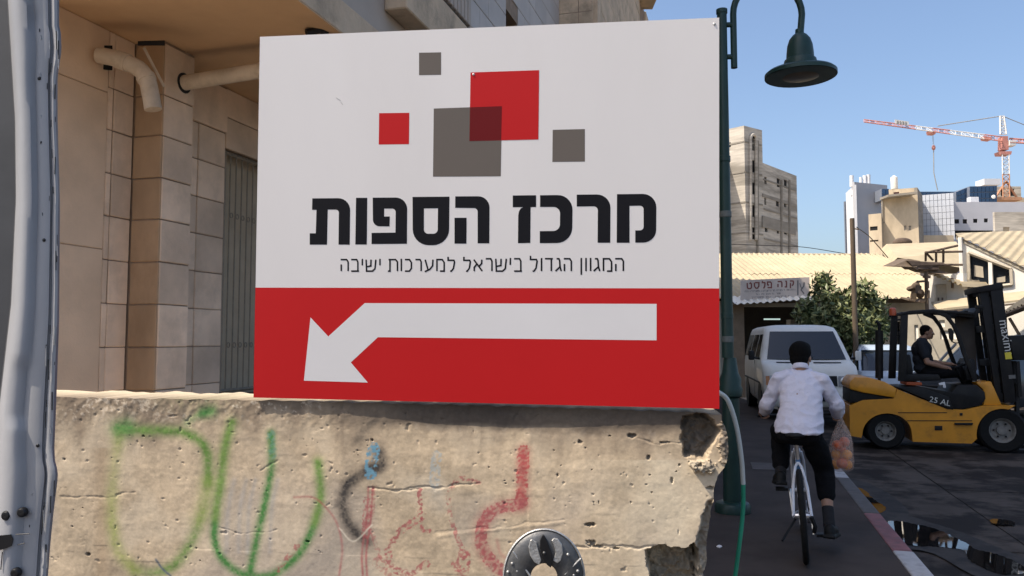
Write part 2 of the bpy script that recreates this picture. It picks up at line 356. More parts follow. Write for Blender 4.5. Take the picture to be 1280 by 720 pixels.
# pixel -> plane
dx = (U-640)/1000; dz = (360-V)/1000
Dx = dx; Dy = FW.y + UP.y*dz; Dz = FW.z + UP.z*dz
num = WN.dot(WA-EYE) - 0
tt = (WN.x*(WA.x-EYE.x)+WN.y*(WA.y-EYE.y))/(WN.x*Dx+WN.y*Dy)
X = Dx*tt; Y = Dy*tt; Z = 1.6+Dz*tt
Z = np.maximum(Z, -.05)
Sx = (X-WA.x)*WD.x+(Y-WA.y)*WD.y                                        # metres along the wall
H = .0045*fbm(Sx, Z, .35, 3, 11) + .0012*fbm(Sx, Z, .06, 4, 21) + .0004*fbm(Sx, Z, .012, 2, 31)
H += .002*np.maximum(0, fbm(Sx, Z, .22, 4, 91, .25)-.1)
tp = V-top_v(U)                                                          # px below the top edge
# hollow below the sign
H -= .021*np.exp(-((U-640)/175)**2)*np.clip(1-tp/75, 0, 1) + .003*np.clip(1-tp/40, 0, 1)
rough_top = np.clip(1-(tp-8)/40, 0, 1)*(1+.6*(U < 430))
H += rough_top*(.003*fbm(Sx, Z, .03, 3, 41))
pit = fbm(Sx, Z, .022, 2, 51); H -= .004*np.clip((pit-.66)*6, 0, 1)*(fbm(Sx, Z, .4, 2, 52) > -.15)
JU = 5*fbm(U, V, 22, 4, 201); JV = 5*fbm(U, V, 22, 4, 211)
def seg_d(pts, warp=0):
    UU = U+warp*JU; VV = V+warp*JV
    d = np.full(U.shape, 1e9); tpar = np.zeros(U.shape); n = len(pts)-1
    for i in range(n):
        (x0, y0), (x1, y1) = pts[i], pts[i+1]; lx, ly = x1-x0, y1-y0; l2 = lx*lx+ly*ly+1e-9
        t = np.clip(((UU-x0)*lx+(VV-y0)*ly)/l2, 0, 1); q = np.hypot(UU-x0-t*lx, VV-y0-t*ly); b = q < d; d = np.where(b, q, d); tpar = np.where(b, (i+t)/n, tpar)
    return d, tpar
jag = fbm(U, V, 9, 3, 61); jag2 = fbm(U, V, 4.5, 3, 63)
dark = np.zeros(U.shape)                                                 # broken aggregate, and the shade of the hollows, blended into the colour
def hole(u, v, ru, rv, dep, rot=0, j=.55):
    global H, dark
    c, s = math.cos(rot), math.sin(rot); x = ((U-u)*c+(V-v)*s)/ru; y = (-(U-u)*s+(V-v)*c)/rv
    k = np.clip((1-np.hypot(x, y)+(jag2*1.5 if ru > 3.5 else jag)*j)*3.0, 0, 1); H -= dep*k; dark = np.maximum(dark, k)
def hpoly(pts, dep, soft=3.0):
    """jagged-edged hollow bounded by a polygon"""
    global H, dark
    ins = np.zeros(U.shape, bool); n = len(pts)
    for i in range(n):
        (x0, y0), (x1, y1) = pts[i], pts[(i+1) % n]
        if y0 == y1: continue
        ins ^= ((y0 > V) != (y1 > V)) & (U < (x1-x0)*(V-y0)/(y1-y0)+x0)
    d, _ = seg_d(list(pts)+[pts[0]]); sd = np.where(ins, d, -d)+jag*4
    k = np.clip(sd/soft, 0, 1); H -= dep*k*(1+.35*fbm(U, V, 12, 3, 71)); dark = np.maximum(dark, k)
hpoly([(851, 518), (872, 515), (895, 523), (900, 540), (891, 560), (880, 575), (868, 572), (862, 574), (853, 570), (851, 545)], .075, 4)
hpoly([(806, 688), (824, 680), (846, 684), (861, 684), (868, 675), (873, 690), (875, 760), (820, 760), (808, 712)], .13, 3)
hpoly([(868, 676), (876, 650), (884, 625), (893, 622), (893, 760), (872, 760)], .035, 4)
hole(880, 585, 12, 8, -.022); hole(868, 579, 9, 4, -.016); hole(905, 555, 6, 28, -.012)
for p in [(738, 655, 8, 3.5, .014), (740, 679, 6, 4.5, .014), (747, 683, 6, 2.2, .01), (725, 553, 5, 2.5, .012), (790, 545, 4.5, 3.2, .012), (840, 600, 2, 4, .01), (888, 610, 5, 3, .01), (811, 571, 3, 4, .008), (830, 553, 8, 1.5, .006),
          (770, 686, 4, 1.5, .008), (110, 693, 3, 2, .01), (236, 530, 2.5, 1.8, .01), (385, 677, 3, 2, .01), (179, 545, 2, 1.5, .008), (90, 658, 1.6, 1.6, .008), (80, 574, 1.8, 1.6, .008), (465, 550, 1.6, 1.5, .006), (447, 563, 1.6, 1.4, .006)]: hole(*p)
for _ in range(16):
    hole(rng.uniform(690, 885), rng.uniform(545, 640), rng.uniform(.7, 1.6), rng.uniform(.7, 2.2), .006)
for _ in range(36):
    hole(*( lambda c: (c[0]+rng.normal()*14, c[1]+rng.normal()*9))([(120, 640), (235, 560), (390, 555), (450, 560), (250, 690), (400, 690), (330, 600), (150, 560), (620, 600)][_ % 9]), rng.uniform(.4, 1.1), rng.uniform(.4, .9), .004)
for pts, wd, dep in [([(460, 609), (500, 612), (545, 611), (600, 604)], 1.2, .006), ([(545, 668), (600, 660), (650, 655), (705, 650)], 1.0, .0025), ([(715, 683), (770, 684), (800, 687), (830, 683)], 1.2, .007),
                     ([(75, 621), (140, 622), (170, 616)], 1.0, .004), ([(275, 661), (300, 667), (345, 662)], 1.0, .005), ([(795, 549), (822, 556), (850, 553)], 1.0, .005), ([(325, 590), (345, 575)], .8, .004)]:
    d, _ = seg_d(pts, 1); H -= dep*.55*np.exp(-((d+jag*2)/wd)**2)
d, _ = seg_d([(545, 671), (600, 664), (650, 659), (700, 654)]); H += .0012*np.exp(-(d/2.5)**2)
H += dark*(.009*fbm(U, V, 7, 4, 501)+.004*fbm(U, V, 2.5, 2, 511))
# colour
base = np.stack([np.full(U.shape, c) for c in (.49, .385, .262)], -1)
def blend(col, k): 
    global base
    k = np.clip(k, 0, 1)[..., None]; base = base*(1-k)+np.array(col)*k
n_big = fbm(Sx, Z, .5, 4, 101); n_mid = fbm(Sx, Z, .12, 4, 111); n_fine = fbm(Sx, Z, .02, 3, 121)+.5*fbm(Sx, Z, .006, 2, 125); n_str = fbm(Sx, Z, .09, 4, 131, 6)
base *= (1+.24*n_big+.2*n_mid+.18*n_fine)[..., None]
blend((.34, .29, .24), np.clip(n_big*2.0+.1, 0, .6)*np.clip((V-570)/50, 0, 1))
blend((.56, .46, .33), np.clip(fbm(Sx, Z, .2, 4, 401)*2-.3, 0, .6))
blend((.30, .26, .22), np.clip(fbm(Sx, Z, .3, 4, 141)*1.4+(V-640)/260-.25, 0, .5)*(U > 300)*(U < 660))
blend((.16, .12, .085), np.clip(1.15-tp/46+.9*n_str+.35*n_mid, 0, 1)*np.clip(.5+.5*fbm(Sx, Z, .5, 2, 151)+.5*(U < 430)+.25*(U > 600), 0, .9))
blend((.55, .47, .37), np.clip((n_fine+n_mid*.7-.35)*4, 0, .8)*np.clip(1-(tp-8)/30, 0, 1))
blend((.075, .058, .045), .95*np.clip(1-(tp-21)/12+.6*n_mid, 0, 1)*np.clip((U-380)/60, 0, 1)*np.clip((885-U)/30, 0, 1))  # dark stain that also puts the under-sign shadow into the colour
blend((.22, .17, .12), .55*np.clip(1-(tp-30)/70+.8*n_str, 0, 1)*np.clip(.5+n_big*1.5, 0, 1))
blend((.13, .15, .055), .5*np.exp(-((U-245)/45)**2)*np.clip(1-tp/22, 0, 1)*(.6+n_fine))
blend((.17, .12, .08), .5*np.exp(-((U-125-8*n_mid)/14)**2)*np.exp(-((V-570)/50)**2)*(1+n_str))
blend((.33, .22, .12), .35*np.exp(-((U-128)/10)**2)*(V > 560))
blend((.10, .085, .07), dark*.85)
blend((.60, .52, .38), np.clip(.45*np.exp(-((U-820)/70)**2)*(V > 575)*(1+n_mid), 0, .5))
spk = fbm(U, V, 2.2, 2, 161); grn = fbm(U, V, 14, 3, 171); scr = fbm(U+V*.4, V, 3.0, 2, 181)
def cr(pts, n=8):
    P = [np.array(p, float) for p in pts]; P = [2*P[0]-P[1]]+P+[2*P[-1]-P[-2]]; out = []
    for i in range(1, len(P)-2):
        for j in range(n):
            t = j/n; out.append(tuple(.5*(2*P[i]+(P[i+1]-P[i-1])*t+(2*P[i-1]-5*P[i]+4*P[i+1]-P[i+2])*t*t+(3*P[i]-P[i-1]-3*P[i+1]+P[i+2])*t**3)))
    out.append(tuple(P[-2])); return out
def spray(pts, wd, col, op=.8, scratch=0, fade=None, z=None):
    if z: ox, oy, sc = z; pts = [(ox+x/sc, oy+y/sc) for x, y in pts]
    d, t = seg_d(cr(pts) if len(pts) > 2 else pts)
    k = np.exp(-(d/wd)**2*.62)*.98*op*(1+.25*grn+.3*spk)
    if fade: k = k*np.interp(t, np.linspace(0, 1, len(fade)), fade)
    if scratch: k = np.clip(d < wd*1.1+1.5*spk, 0, 1)*op*np.clip(.5+scr*2.4, 0, 1)
    blend(col, k)
z3 = (0, 480, 2.667); z4 = (460, 480, 2.667)
G1 = (.115, .21, .045); G2 = (.27, .31, .075); G3 = (.06, .19, .045)
spray([(405, 150), (500, 155), (600, 160), (660, 185), (690, 230), (693, 330)], 5.5, G1, .95, z=z3)
spray([(693, 330), (675, 430), (640, 520), (590, 595), (520, 630), (450, 622)], 6, G1, .8, z=z3, fade=[.5, .8, 1, 1, .9, .6])
spray([(450, 622), (400, 565), (375, 470), (372, 380), (382, 270), (400, 160)], 6.5, G2, .75, z=z3, fade=[.9, .8, .9, .7, .5, .9])
spray([(690, 330), (680, 400), (660, 450)], 9, G2, .35, z=z3)
spray([(395, 150), (420, 145)], 9, G3, .8, z=z3); spray([(620, 130), (660, 105), (700, 88)], 4, G3, .5, z=z3); spray([(680, 95), (705, 92)], 6, G3, .8, z=z3)
spray([(772, 128), (748, 220), (735, 330), (718, 440), (716, 520), (740, 580), (790, 625), (840, 640), (900, 638), (950, 610), (1005, 555), (1050, 460), (1068, 370), (1060, 262)], 4.4, G3, .95, z=z3)
spray([(772, 128), (748, 220), (735, 330), (718, 440)], 6.5, G2, .4, z=z3); spray([(1050, 460), (1068, 370), (1060, 255)], 6, G2, .35, z=z3)
spray([(903, 165), (903, 280), (882, 400), (855, 520), (834, 625)], 4.4, G3, .95, z=z3); spray([(903, 168), (905, 240)], 5, (.13, .26, .2), .5, scratch=1, z=z3)
for x in (760, 800, 830, 905): spray([(x+20, 320), (x, 420), (x-5, 560)], 2.5, (.27, .28, .29), .35, z=z3)
spray([(520, 585), (540, 615), (570, 640)], 1.2, (.09, .11, .13), .9, z=z3)
GY = (.05, .043, .038)
spray([(1248, 275), (1205, 300), (1160, 335), (1142, 390), (1150, 440), (1180, 490), (1222, 525)], 6.6, GY, .95, z=z3)
spray([(1265, 230), (1272, 270), (1245, 290)], 6.5, GY, .95, z=z3); spray([(1190, 190), (1215, 150), (1250, 120)], 5, GY, .45, z=z3)
spray([(1245, 215), (1235, 300)], 7, (.12, .25, .33), 1.0, scratch=1, z=z3)
spray([(228, 240), (220, 330)], 6, (.33, .36, .35), .7, scratch=1, z=z4); spray([(215, 340), (240, 400)], 10, (.36, .36, .33), .3, z=z4)
RD = (.33, .085, .085)
for o in (-6, 8): spray([(1235+o, 345), (1228+o, 450), (1212+o, 560), (1215+o, 640)], 1.2, RD, .75, z=z3)
spray([(1226, 390), (1220, 500)], 5, RD, .7, scratch=1, z=z3)
spray([(980, 378), (1040, 378), (1085, 410), (1125, 470), (1140, 550), (1130, 640)], 1.2, RD, .6, z=z3); spray([(925, 620), (990, 540)], 3, RD, .7, scratch=1, z=z3)
spray([(1130, 480), (1178, 525), (1240, 470)], .8, (.6, .53, .42), .8, z=z3)
spray([(172, 352), (178, 475), (205, 490)], 2.6, RD, .85, scratch=1, z=z4); spray([(180, 440), (110, 490), (68, 560), (85, 615), (140, 630), (195, 600)], 4.2, RD, .8, scratch=1, z=z4)
spray([(20, 340), (15, 500), (60, 610)], 2.5, RD, .5, scratch=1, z=z4); spray([(60, 560), (20, 600), (70, 635)], 3, RD, .5, scratch=1, z=z4)
spray([(370, 330), (310, 315), (272, 360), (275, 440), (305, 530), (335, 590), (300, 620), (285, 600), (330, 570)], 2.6, RD, .7, scratch=1, z=z4)
spray([(320, 570), (315, 640)], 7, RD, .6, scratch=1, z=z4)
spray([(518, 225), (512, 400)], 6, (.37, .075, .07), .8, z=z4); spray([(518, 225), (512, 400)], 7, (.37, .075, .07), .95, scratch=1, z=z4); spray([(512, 400), (430, 415), (385, 460), (378, 530), (410, 590), (470, 645)], 7, RD, .85, scratch=1, z=z4)
spray([(512, 400), (430, 415), (385, 460), (378, 530), (410, 590), (470, 645)], 7.5, RD, .6, z=z4)
spray([(430, 520), (445, 570), (490, 590)], 2, RD, .4, z=z4)
X = X+WN.x*H; Y = Y+WN.y*H
nr, nc = U.shape; npt = nr*nc
BK = -WN*.40                                                            # wall is 40 cm thick
Xt = X[0]+BK.x; Yt = Y[0]+BK.y; Zt = Z[0]+.004*np.sin(Sx[0]*21)
Xr = X[:, -1]+BK.x; Yr = Y[:, -1]+BK.y; Zr = Z[:, -1]
co = np.concatenate([np.stack([X, Y, Z], -1).reshape(-1, 3), np.stack([Xt, Yt, Zt], -1), np.stack([Xr, Yr, Zr], -1)])
idx = np.arange(npt).reshape(nr, nc)
q = np.stack([idx[:-1, :-1], idx[1:, :-1], idx[1:, 1:], idx[:-1, 1:]], -1).reshape(-1, 4)
ti = npt+np.arange(nc); q2 = np.stack([idx[0, :-1], idx[0, 1:], ti[1:], ti[:-1]], -1)
ri = npt+nc+np.arange(nr); q3 = np.stack([idx[:-1, -1], idx[1:, -1], ri[1:], ri[:-1]], -1)
F = np.concatenate([q, q2, q3]).astype(np.int32)
me = bpy.data.meshes.new('graffiti_wall'); me.vertices.add(len(co)); me.vertices.foreach_set('co', co.astype(np.float32).ravel())
me.loops.add(F.size); me.loops.foreach_set('vertex_index', F.ravel()); me.polygons.add(len(F)); me.polygons.foreach_set('loop_start', np.arange(0, F.size, 4, dtype=np.int32))
me.polygons.foreach_set('use_smooth', np.ones(len(F), bool)); me.update(); me.validate()
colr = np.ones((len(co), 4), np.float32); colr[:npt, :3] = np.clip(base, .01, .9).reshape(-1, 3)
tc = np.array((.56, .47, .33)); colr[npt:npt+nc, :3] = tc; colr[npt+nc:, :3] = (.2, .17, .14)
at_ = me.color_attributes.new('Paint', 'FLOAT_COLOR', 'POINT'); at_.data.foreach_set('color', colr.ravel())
M_gw = pm('weathered_render', (1, 1, 1), .92, .1, 60, bump=.3, bscale=170, bdist=.0015)
N = M_gw.node_tree.nodes; L = M_gw.node_tree.links; an = N.new('ShaderNodeAttribute'); an.attribute_name = 'Paint'
vm = [n for n in N if n.type == 'VECT_MATH'][0]; L.new(an.outputs['Color'], vm.inputs[0])
me.materials.append(M_gw); me.set_sharp_from_angle(angle=math.radians(60))
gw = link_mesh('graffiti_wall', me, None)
mark(gw, 'low crumbling tan wall with green and red graffiti under the big sign', 'wall')
# ------------------------------------------------------------------ the big sign
def lin(c): return tuple(((x/255)/12.92 if x/255 <= .04045 else ((x/255+.055)/1.055)**2.4) for x in c)
M_white = pm('sign_white', (.79, .755, .73), .42, .03, 1.2, spec=.4, dirt=(.72, .68, .65), dscale=1.3, dlo=.5, dhi=.8, damt=.5, stretch=.35)
M_red = pm('sign_red', (.56, .014, .016), .5, .03, 1.5, spec=.2)
M_dred = pm('sign_dark_red', (.15, .006, .008), .5, .03, 2, spec=.2)
M_grey = pm('sign_warm_grey', (.15, .128, .11), .5, .03, 2, spec=.2)
M_black = pm('sign_black', (.009, .009, .012), .6, .05, 2, spec=.15)
M_edge = pm('sign_edge', (.55, .5, .46), .6, .1, 20)
SP = WA + WN*.014; B0 = hit(317, 497, SP, WN); B1 = hit(899, 511, SP, WN); bx = (B1-B0).normalized(); LEAN = math.radians(8.0)
up0 = (Vector((0, 0, 1))-bx*bx.z).normalized(); SNn = WN.copy(); SNn = (SNn-bx*SNn.dot(bx)).normalized()
SUP = up0*math.cos(LEAN)+SNn*math.sin(LEAN); SNN = (SNn*math.cos(LEAN)-up0*math.sin(LEAN)).normalized()
def sp(u, v, o=0.0): return hit(u, v, B0, SNN)+SNN*o
sb = thing('sign_board', 'large white and red sign board with black Hebrew lettering above the graffiti wall', 'sign', (B0+B1)/2)
c4 = [sp(317, 497), sp(899, 511), sp(899, 22), sp(325, 46)]
mb = MB().prism(c4, -SNN*.02); mb.build('panel', M_white, sb, None, world=True)
def flat(name, px, m, o): 
    mb = MB(); P = [sp(x, y, o) for x, y in px]; mb.add(P, [tuple(t) for t in tessellate_polygon([P])]); return mb.build(name, m, sb, None, world=True)
flat('red_band', [(316.9, 496.9), (899.1, 511), (899.1, 360.5), (319.3, 359.5)], M_red, .0003)
z5 = lambda P: [(300+x/2.0645, y/2.0645) for x, y in P]; z6 = lambda P: [(300+x/2.0645, 220+y/2.0645) for x, y in P]
flat('white_arrow', z6([(322, 328), (1075, 330), (1075, 424), (356, 416), (286, 481), (330, 533), (165, 528), (182, 365), (228, 414)]), pm('arrow_white', (.79, .765, .75), .38, .03, 2), .0005)
flat('grey_square', z5([(462, 136), (519, 135), (519, 193), (462, 194)]), M_grey, .0003)
flat('grey_square', z5([(807, 335), (890, 333), (890, 417), (806, 418)]), M_grey, .0003)
flat('grey_square', z5([(500, 280), (676, 274), (673, 455), (498, 456)]), M_grey, .0003)
flat('red_square', z5([(359, 292), (437, 291), (436, 372), (358, 373)]), M_red, .0003)
flat('red_square', z5([(595, 187), (772, 181), (770, 360), (592, 364)]), M_red, .0005)
flat('overlap_square', z5([(593.5, 277), (676, 274), (674, 361.5), (592, 364)]), M_dred, .0007)
z7 = lambda p: (380+p.x/5.565, 235+p.y/5.565); z8 = lambda p: (600+p.x/5.565, 235+p.y/5.565)
HEAD = [(z7, [[(58, 72), (322, 70, 85), (318, 394), (240, 394), (243, 150, 22), (165, 150), (160, 394), (40, 394), (40, 315), (82, 315), (87, 152), (56, 152)]]),
 (z7, [[(362, 68), (440, 68), (437, 393), (357, 393)]]),
 (z7, [[(478, 67), (718, 66, 80), (716, 388), (470, 390), (470, 312), (636, 310), (638, 143, 25), (558, 143), (557, 198), (597, 198), (595, 267), (480, 266, 45)]]),
 (z7, [[(755, 62), (1012, 60), (1008, 398, 110), (757, 398, 110)], [(834, 142), (932, 141), (930, 318, 30), (834, 318, 30)]]),
 (z7, [[(1052, 58), (1291, 57, 80), (1289, 385), (1208, 385), (1208, 140, 25), (1052, 138)]]), (z7, [[(1047, 207), (1131, 207), (1130, 387), (1047, 387)]]),
 (z8, [[(228, 52), (390, 50), (390, 132), (352, 133), (350, 382), (264, 384), (266, 190), (272, 160), (283, 143), (298, 133), (228, 134)]]),
 (z8, [[(418, 50), (645, 48, 105), (640, 382, 105), (416, 384), (416, 300), (556, 298, 45), (557, 132, 45), (418, 132)]]),
 (z8, [[(673, 46), (908, 44, 95), (906, 381), (818, 381), (820, 127, 30), (673, 129)]]),
 (z8, [[(953, 43), (1227, 40, 95), (1225, 380, 90), (1080, 380), (1080, 295), (1138, 294, 25), (1138, 123, 25), (1040, 124), (1040, 381), (951, 381)]])]
for zf, loops in HEAD:
    LP = [[sp(*zf(p), .0004) for p in rounded(l)] for l in loops]; mb = MB(); allp = [p for l in LP for p in l]
    mb.add(allp, [tuple(t) for t in tessellate_polygon(LP)]); mb.build('letter', M_black, sb, None, world=True)
SUB = [('ה', 935, 1002, 8), ('מ', 851, 920, 8), ('ג', 785, 838, 8), ('ו', 757, 776, 8), ('ו', 725, 744, 8), ('ן', 693, 711, 8), ('ה', 578, 640, 8), ('ג', 520, 570, 8), ('ד', 447, 512, 8), ('ו', 418, 434, 8), ('ל', 344, 402, 8),
       ('ב', 232, 297, 8), ('י', 201, 217, 8), ('ש', 105, 188, 8), ('ר', 35, 88, 8), ('א', 1176, 1245, 7), ('ל', 1105, 1162, 7), ('ל', 995, 1052, 7), ('מ', 917, 980, 7), ('ע', 835, 902, 7), ('ר', 770, 820, 7),
       ('כ', 697, 752, 7), ('ו', 664, 684, 7), ('ת', 580, 655, 7), ('י', 517, 535, 7), ('ש', 427, 505, 7), ('י', 396, 412, 7), ('ב', 323, 388, 7), ('ה', 250, 312, 7)]
for ch, x0, x1, zz in SUB:
    zf = z8 if zz == 8 else z7; mbs = MB()
    for k, st in enumerate(GL[ch]):
        yb = 487 if zz == 8 else 493; ye = 583 if zz == 8 else 583
        P = [sp(*zf(Vector((x0+5+(x1-x0-10)*x, yb+5+(ye-yb-10)*y))), .0004+.0001*k) for x, y in st]; ribbon(mbs, P, 10.5/5.565/1000*3.45, SNN)
    mbs.build('small_letter', M_black, sb, None, world=True)
# back rails of the sign, standing on the wall
M_scr = pm('screw_head', (.5, .49, .47), .4, .1, 30, metal=.5)
for u, v in ((592, 93), (893, 30)):
    MB().ell(sp(u, v, .0002), (.0055, .0028, .0055), nu=10, nv=6).build('screw', M_scr, sb, 60, world=True)
for u, v in ((420, 122), (426, 128)): MB().tube([sp(u, v, .0003), sp(u+random.uniform(2, 6), v+random.uniform(-1, 4), .0003)], .0009, 4).build('scuff', M_scr, sb, world=True)
for u in (430, 790):
    p = sp(u, 480, -.045); q = sp(u, 60, -.045); MB().tube([p-SUP*.02, q], .018, 8).build('back_rail', M_edge, sb, world=True)
# ------------------------------------------------------------------ hose, lamp post, clamp, van door
M_hg = pm('hose_green', (.02, .27, .16), .3, .2, 9, spec=.5); M_hw = pm('hose_white', (.52, .55, .53), .35, .1, 9)
def smooth_path(P, n=8):
    P = [Vector(p) for p in P]; P = [2*P[0]-P[1]]+P+[2*P[-1]-P[-2]]; out = []
    for i in range(1, len(P)-2):
        for j in range(n):
            t = j/n; out.append(.5*(2*P[i]+(P[i+1]-P[i-1])*t+(2*P[i-1]-5*P[i]+4*P[i+1]-P[i+2])*t*t+(3*P[i]-P[i-1]-3*P[i+1]+P[i+2])*t**3))
    return out + [P[-2]]
hp = [at(868, 507, 3.32), at(886, 489, 3.35), at(900, 491.5, 3.35), at(911, 503, 3.36), at(921, 535, 3.38), at(927, 575, 3.4), at(929, 605, 3.42)]
hp2 = [at(929, 605, 3.42), at(928.5, 640, 3.44), at(923, 690, 3.46), at(916, 740, 3.48), at(905, 820, 3.5), at(900, 880, 3.52)]
e = hz(900, 900, .012); 
ho = thing('garden_hose', 'green and white garden hose hanging off the wall end beside the lamp post', 'hose', (hp2[-1].x, hp2[-1].y, 0))
MB().tube(smooth_path(hp), .0098, 10).build('white_section', M_hw, ho, 80, world=True)
MB().tube(smooth_path(hp2 + [Vector((hp2[-1].x+.05, hp2[-1].y+.12, .011)), Vector((hp2[-1].x+.4, hp2[-1].y+.4, .011))]), .0095, 10).build('green_section', M_hg, ho, 80, world=True)
M_lamp = pm('lamp_dark_green', (.010, .036, .030), .42, .2, 6, bump=.08, bscale=60, dirt=(.03, .035, .034), dscale=6, dlo=.55, dhi=.8, damt=.5)
M_lens = pm('lamp_lens', (.10, .09, .075), .35, .1, 9); M_sil = pm('old_tape', (.12, .13, .12), .6, .2, 30)
LY = 7.62; LX = (911.5-640)/1000*LY
def lx(u): return (u-640)/1000*LY
def lz(v): return at(911, v, LY).z
lp = thing('street_lamp', 'dark green street lamp with curved arm and bell shade beside the sign', 'street lamp', (LX, LY, 0))
px = lambda w_: w_/1000*LY
MB().lathe([(.165, 0), (.165, .06), (.15, .085), (.11, .1)], (LX, LY, .002), 24).build('base_flange', M_lamp, lp, world=True)
MB().lathe([(.085, .09), (.080, 1.06), (.105, 1.08), (.112, 1.15), (.098, 1.18), (.102, 1.24), (.075, 1.30), (.060, 1.42), (.056, 1.44)], (LX, LY, 0), 20).build('lower_column', M_lamp, lp, world=True)
pt = (lx(906.5), LY); top = lz(12)
MB().lathe([(.056, 1.44), (.047, top-.04), (.054, top-.04), (.054, top), (.02, top+.01)], (LX-.02, LY, 0), 16).build('pole', M_lamp, lp, world=True)
for v in (199, 268, 395, 424): MB().lathe([(.054, -.03), (.058, -.025), (.058, .025), (.054, .03)], (LX-.02, LY, lz(v)), 16).build('collar', M_sil if v in (268, 424) else M_lamp, lp, world=True)
ax = lx(923.5); cx = lx(967.5); rad = px(44); zc = lz(18)
path = [Vector((ax, LY, lz(85))), Vector((ax, LY, zc))] + [Vector((cx-rad*math.cos(t), LY, zc+rad*math.sin(t))) for t in [math.pi*i/18 for i in range(1, 19)]] + [Vector((lx(1009), LY, lz(42)))]
MB().tube(path, px(4.2), 12).build('arm', M_lamp, lp, 60, world=True)
for v in (31, 71): MB().tube([(LX-.02, LY, lz(v)), (ax, LY, lz(v))], px(3.3), 10).build('bracket', M_lamp, lp, world=True)
hx = lx(1008); bz = lz(96)
MB().lathe([(px(44), 0), (px(44), .035), (px(41), .055), (px(22), .095), (px(20.5), .13), (px(19.5), .165), (px(17), .18), (px(16.5), .24), (px(15.5), .31), (px(13), .37), (px(9), .41), (px(5.5), .43), (px(5.2), .47)], (hx, LY, bz), 36).build('lamp_shade', M_lamp, lp, 40, world=True)
MB().lathe([(px(43), -.004), (px(30), .012), (px(29), .012)], (hx, LY, bz), 36).build('shade_rim', M_lamp, lp, 40, world=True)
MB().lathe([(0, -.02), (px(12), -.016), (px(22), -.004), (px(29), .012)], (hx, LY, bz), 30).build('lens', M_lens, lp, 60, world=True)
# metal clamp in front of the wall
CY = 1.9; cc = at(680, 722, CY); q = CY/1000
M_st = pm('dark_steel', (.12, .12, .12), .5, .3, 30, metal=.7, bump=.12, bscale=120, dirt=(.16, .15, .14), dscale=40, damt=.5)
M_st2 = pm('worn_steel', (.42, .41, .39), .42, .3, 50, metal=.6, bump=.25, bscale=250); M_bs = pm('black_steel', (.03, .03, .032), .4, .2, 30, metal=.7)
cl = thing('metal_clamp', 'dark steel ring clamp with rivets rising from the bottom edge before the wall', 'clamp', (cc.x, CY, 0))
prof = [(17, -8), (17, 0), (19, 3), (26, 5.5), (36, 5.5), (44, 3.5), (49, .5), (50.5, -2), (50.5, -10)]
mb = MB(); n = 64; vs = []
for r, h in prof: vs += [(cc.x+r*q*.97*math.cos(2*math.pi*j/n), CY-h*q, cc.z+r*q*(1.0+.14*(r > 20))*math.sin(2*math.pi*j/n)) for j in range(n)]
k = len(prof); mb.add(vs, [(i*n+j, i*n+(j+1) % n, ((i+1) % k)*n+(j+1) % n, ((i+1) % k)*n+j) for i in range(k) for j in range(n)])
mb.build('ring', M_st, cl, 40, world=True)
def cpt(u, v, h): return Vector((cc.x+(u-680)*q, CY-h*q, cc.z-(v-722)*q))
MB().tube([tuple(Vector((cc.x+50.8*q*.97*math.cos(t), CY+.5*q, cc.z+50.8*q*1.14*math.sin(t)))) for t in np.linspace(-.3, math.pi+.3, 40)], 1.5*q, 6).build('rim', M_st2, cl, 60, world=True)
def lens_poly(pts, h0, h1, name, m): MB().prism([cpt(u, v, h0) for u, v in pts], (0, -(h1-h0)*q, 0)).build(name, m, cl, None, bevel=.0012, world=True)
lens_poly([(677.5, 669), (680, 669), (684, 676), (689, 690), (690, 702), (688, 708), (683, 704), (678, 696), (675, 684), (675, 675)], 4.5, 9, 'tongue', M_bs)
lens_poly([(665, 674), (671, 678), (673, 687), (676.5, 699), (674, 705), (668, 702), (663, 694), (661, 684), (663, 676)], 4, 7.5, 'side_plate', M_st2)
lens_poly([(692, 673), (697, 674), (702, 681), (703, 691), (700, 700), (696, 703), (691, 700), (694, 690), (692, 682), (689, 676)], 4, 7.5, 'side_plate', M_st2)
for a, b in (((642, 690), (663, 719)), ((725, 698), (705, 717))): MB().tube([cpt(*a, 3), cpt(*b, 4.5)], 1.3*q, 6).build('seam', M_st2, cl, world=True)
for u, v in ((641, 704), (636, 714), (647, 713), (709, 693), (721, 713), (716, 718), (680, 690)): MB().ell(cpt(u, v, 5.2 if u == 709 else 4 if u != 680 else 9), 2.0*q, nu=10, nv=6).build('rivet', M_st2 if u != 680 else M_st, cl, 60, world=True)
MB().lathe([(.03, 0), (.03, cc.z-.085)], (cc.x, CY+.004, 0), 14).build('stem', M_st, cl, world=True)
# open van door at the left edge
M_vd = pm('scratched_grey_paint', (.31, .31, .32), .42, .22, 5, bump=.06, bscale=30, dirt=(.07, .07, .075), dscale=9, dlo=.58, dhi=.7, damt=.75, stretch=.18, spec=.5)
M_vd2 = pm('blue_grey_lip', (.13, .14, .165), .5, .25, 8, dirt=(.05, .05, .055), dscale=14, damt=.8, stretch=.2); M_vdk = pm('dark_recess_and_skin', (.05, .051, .055), .6, .2, 10); M_blk = pm('black_grease', (.008, .008, .009), .4, .2, 20)
VY = 1.25
def vl(v): return np.interp(v, [-100, 0, 150, 250, 380, 450, 520, 720], [6, 10, 19, 20, 14, 6, -2, -8])
def vr(v): return np.interp(v, [-100, 0, 36, 40, 62, 90, 96, 150, 250, 400, 500, 560, 578, 588, 600, 640, 680, 720, 1100], [74, 74, 74, 76, 77, 73, 72, 72, 75, 74, 70.5, 68, 69, 72.5, 72, 67, 63, 60, 52])
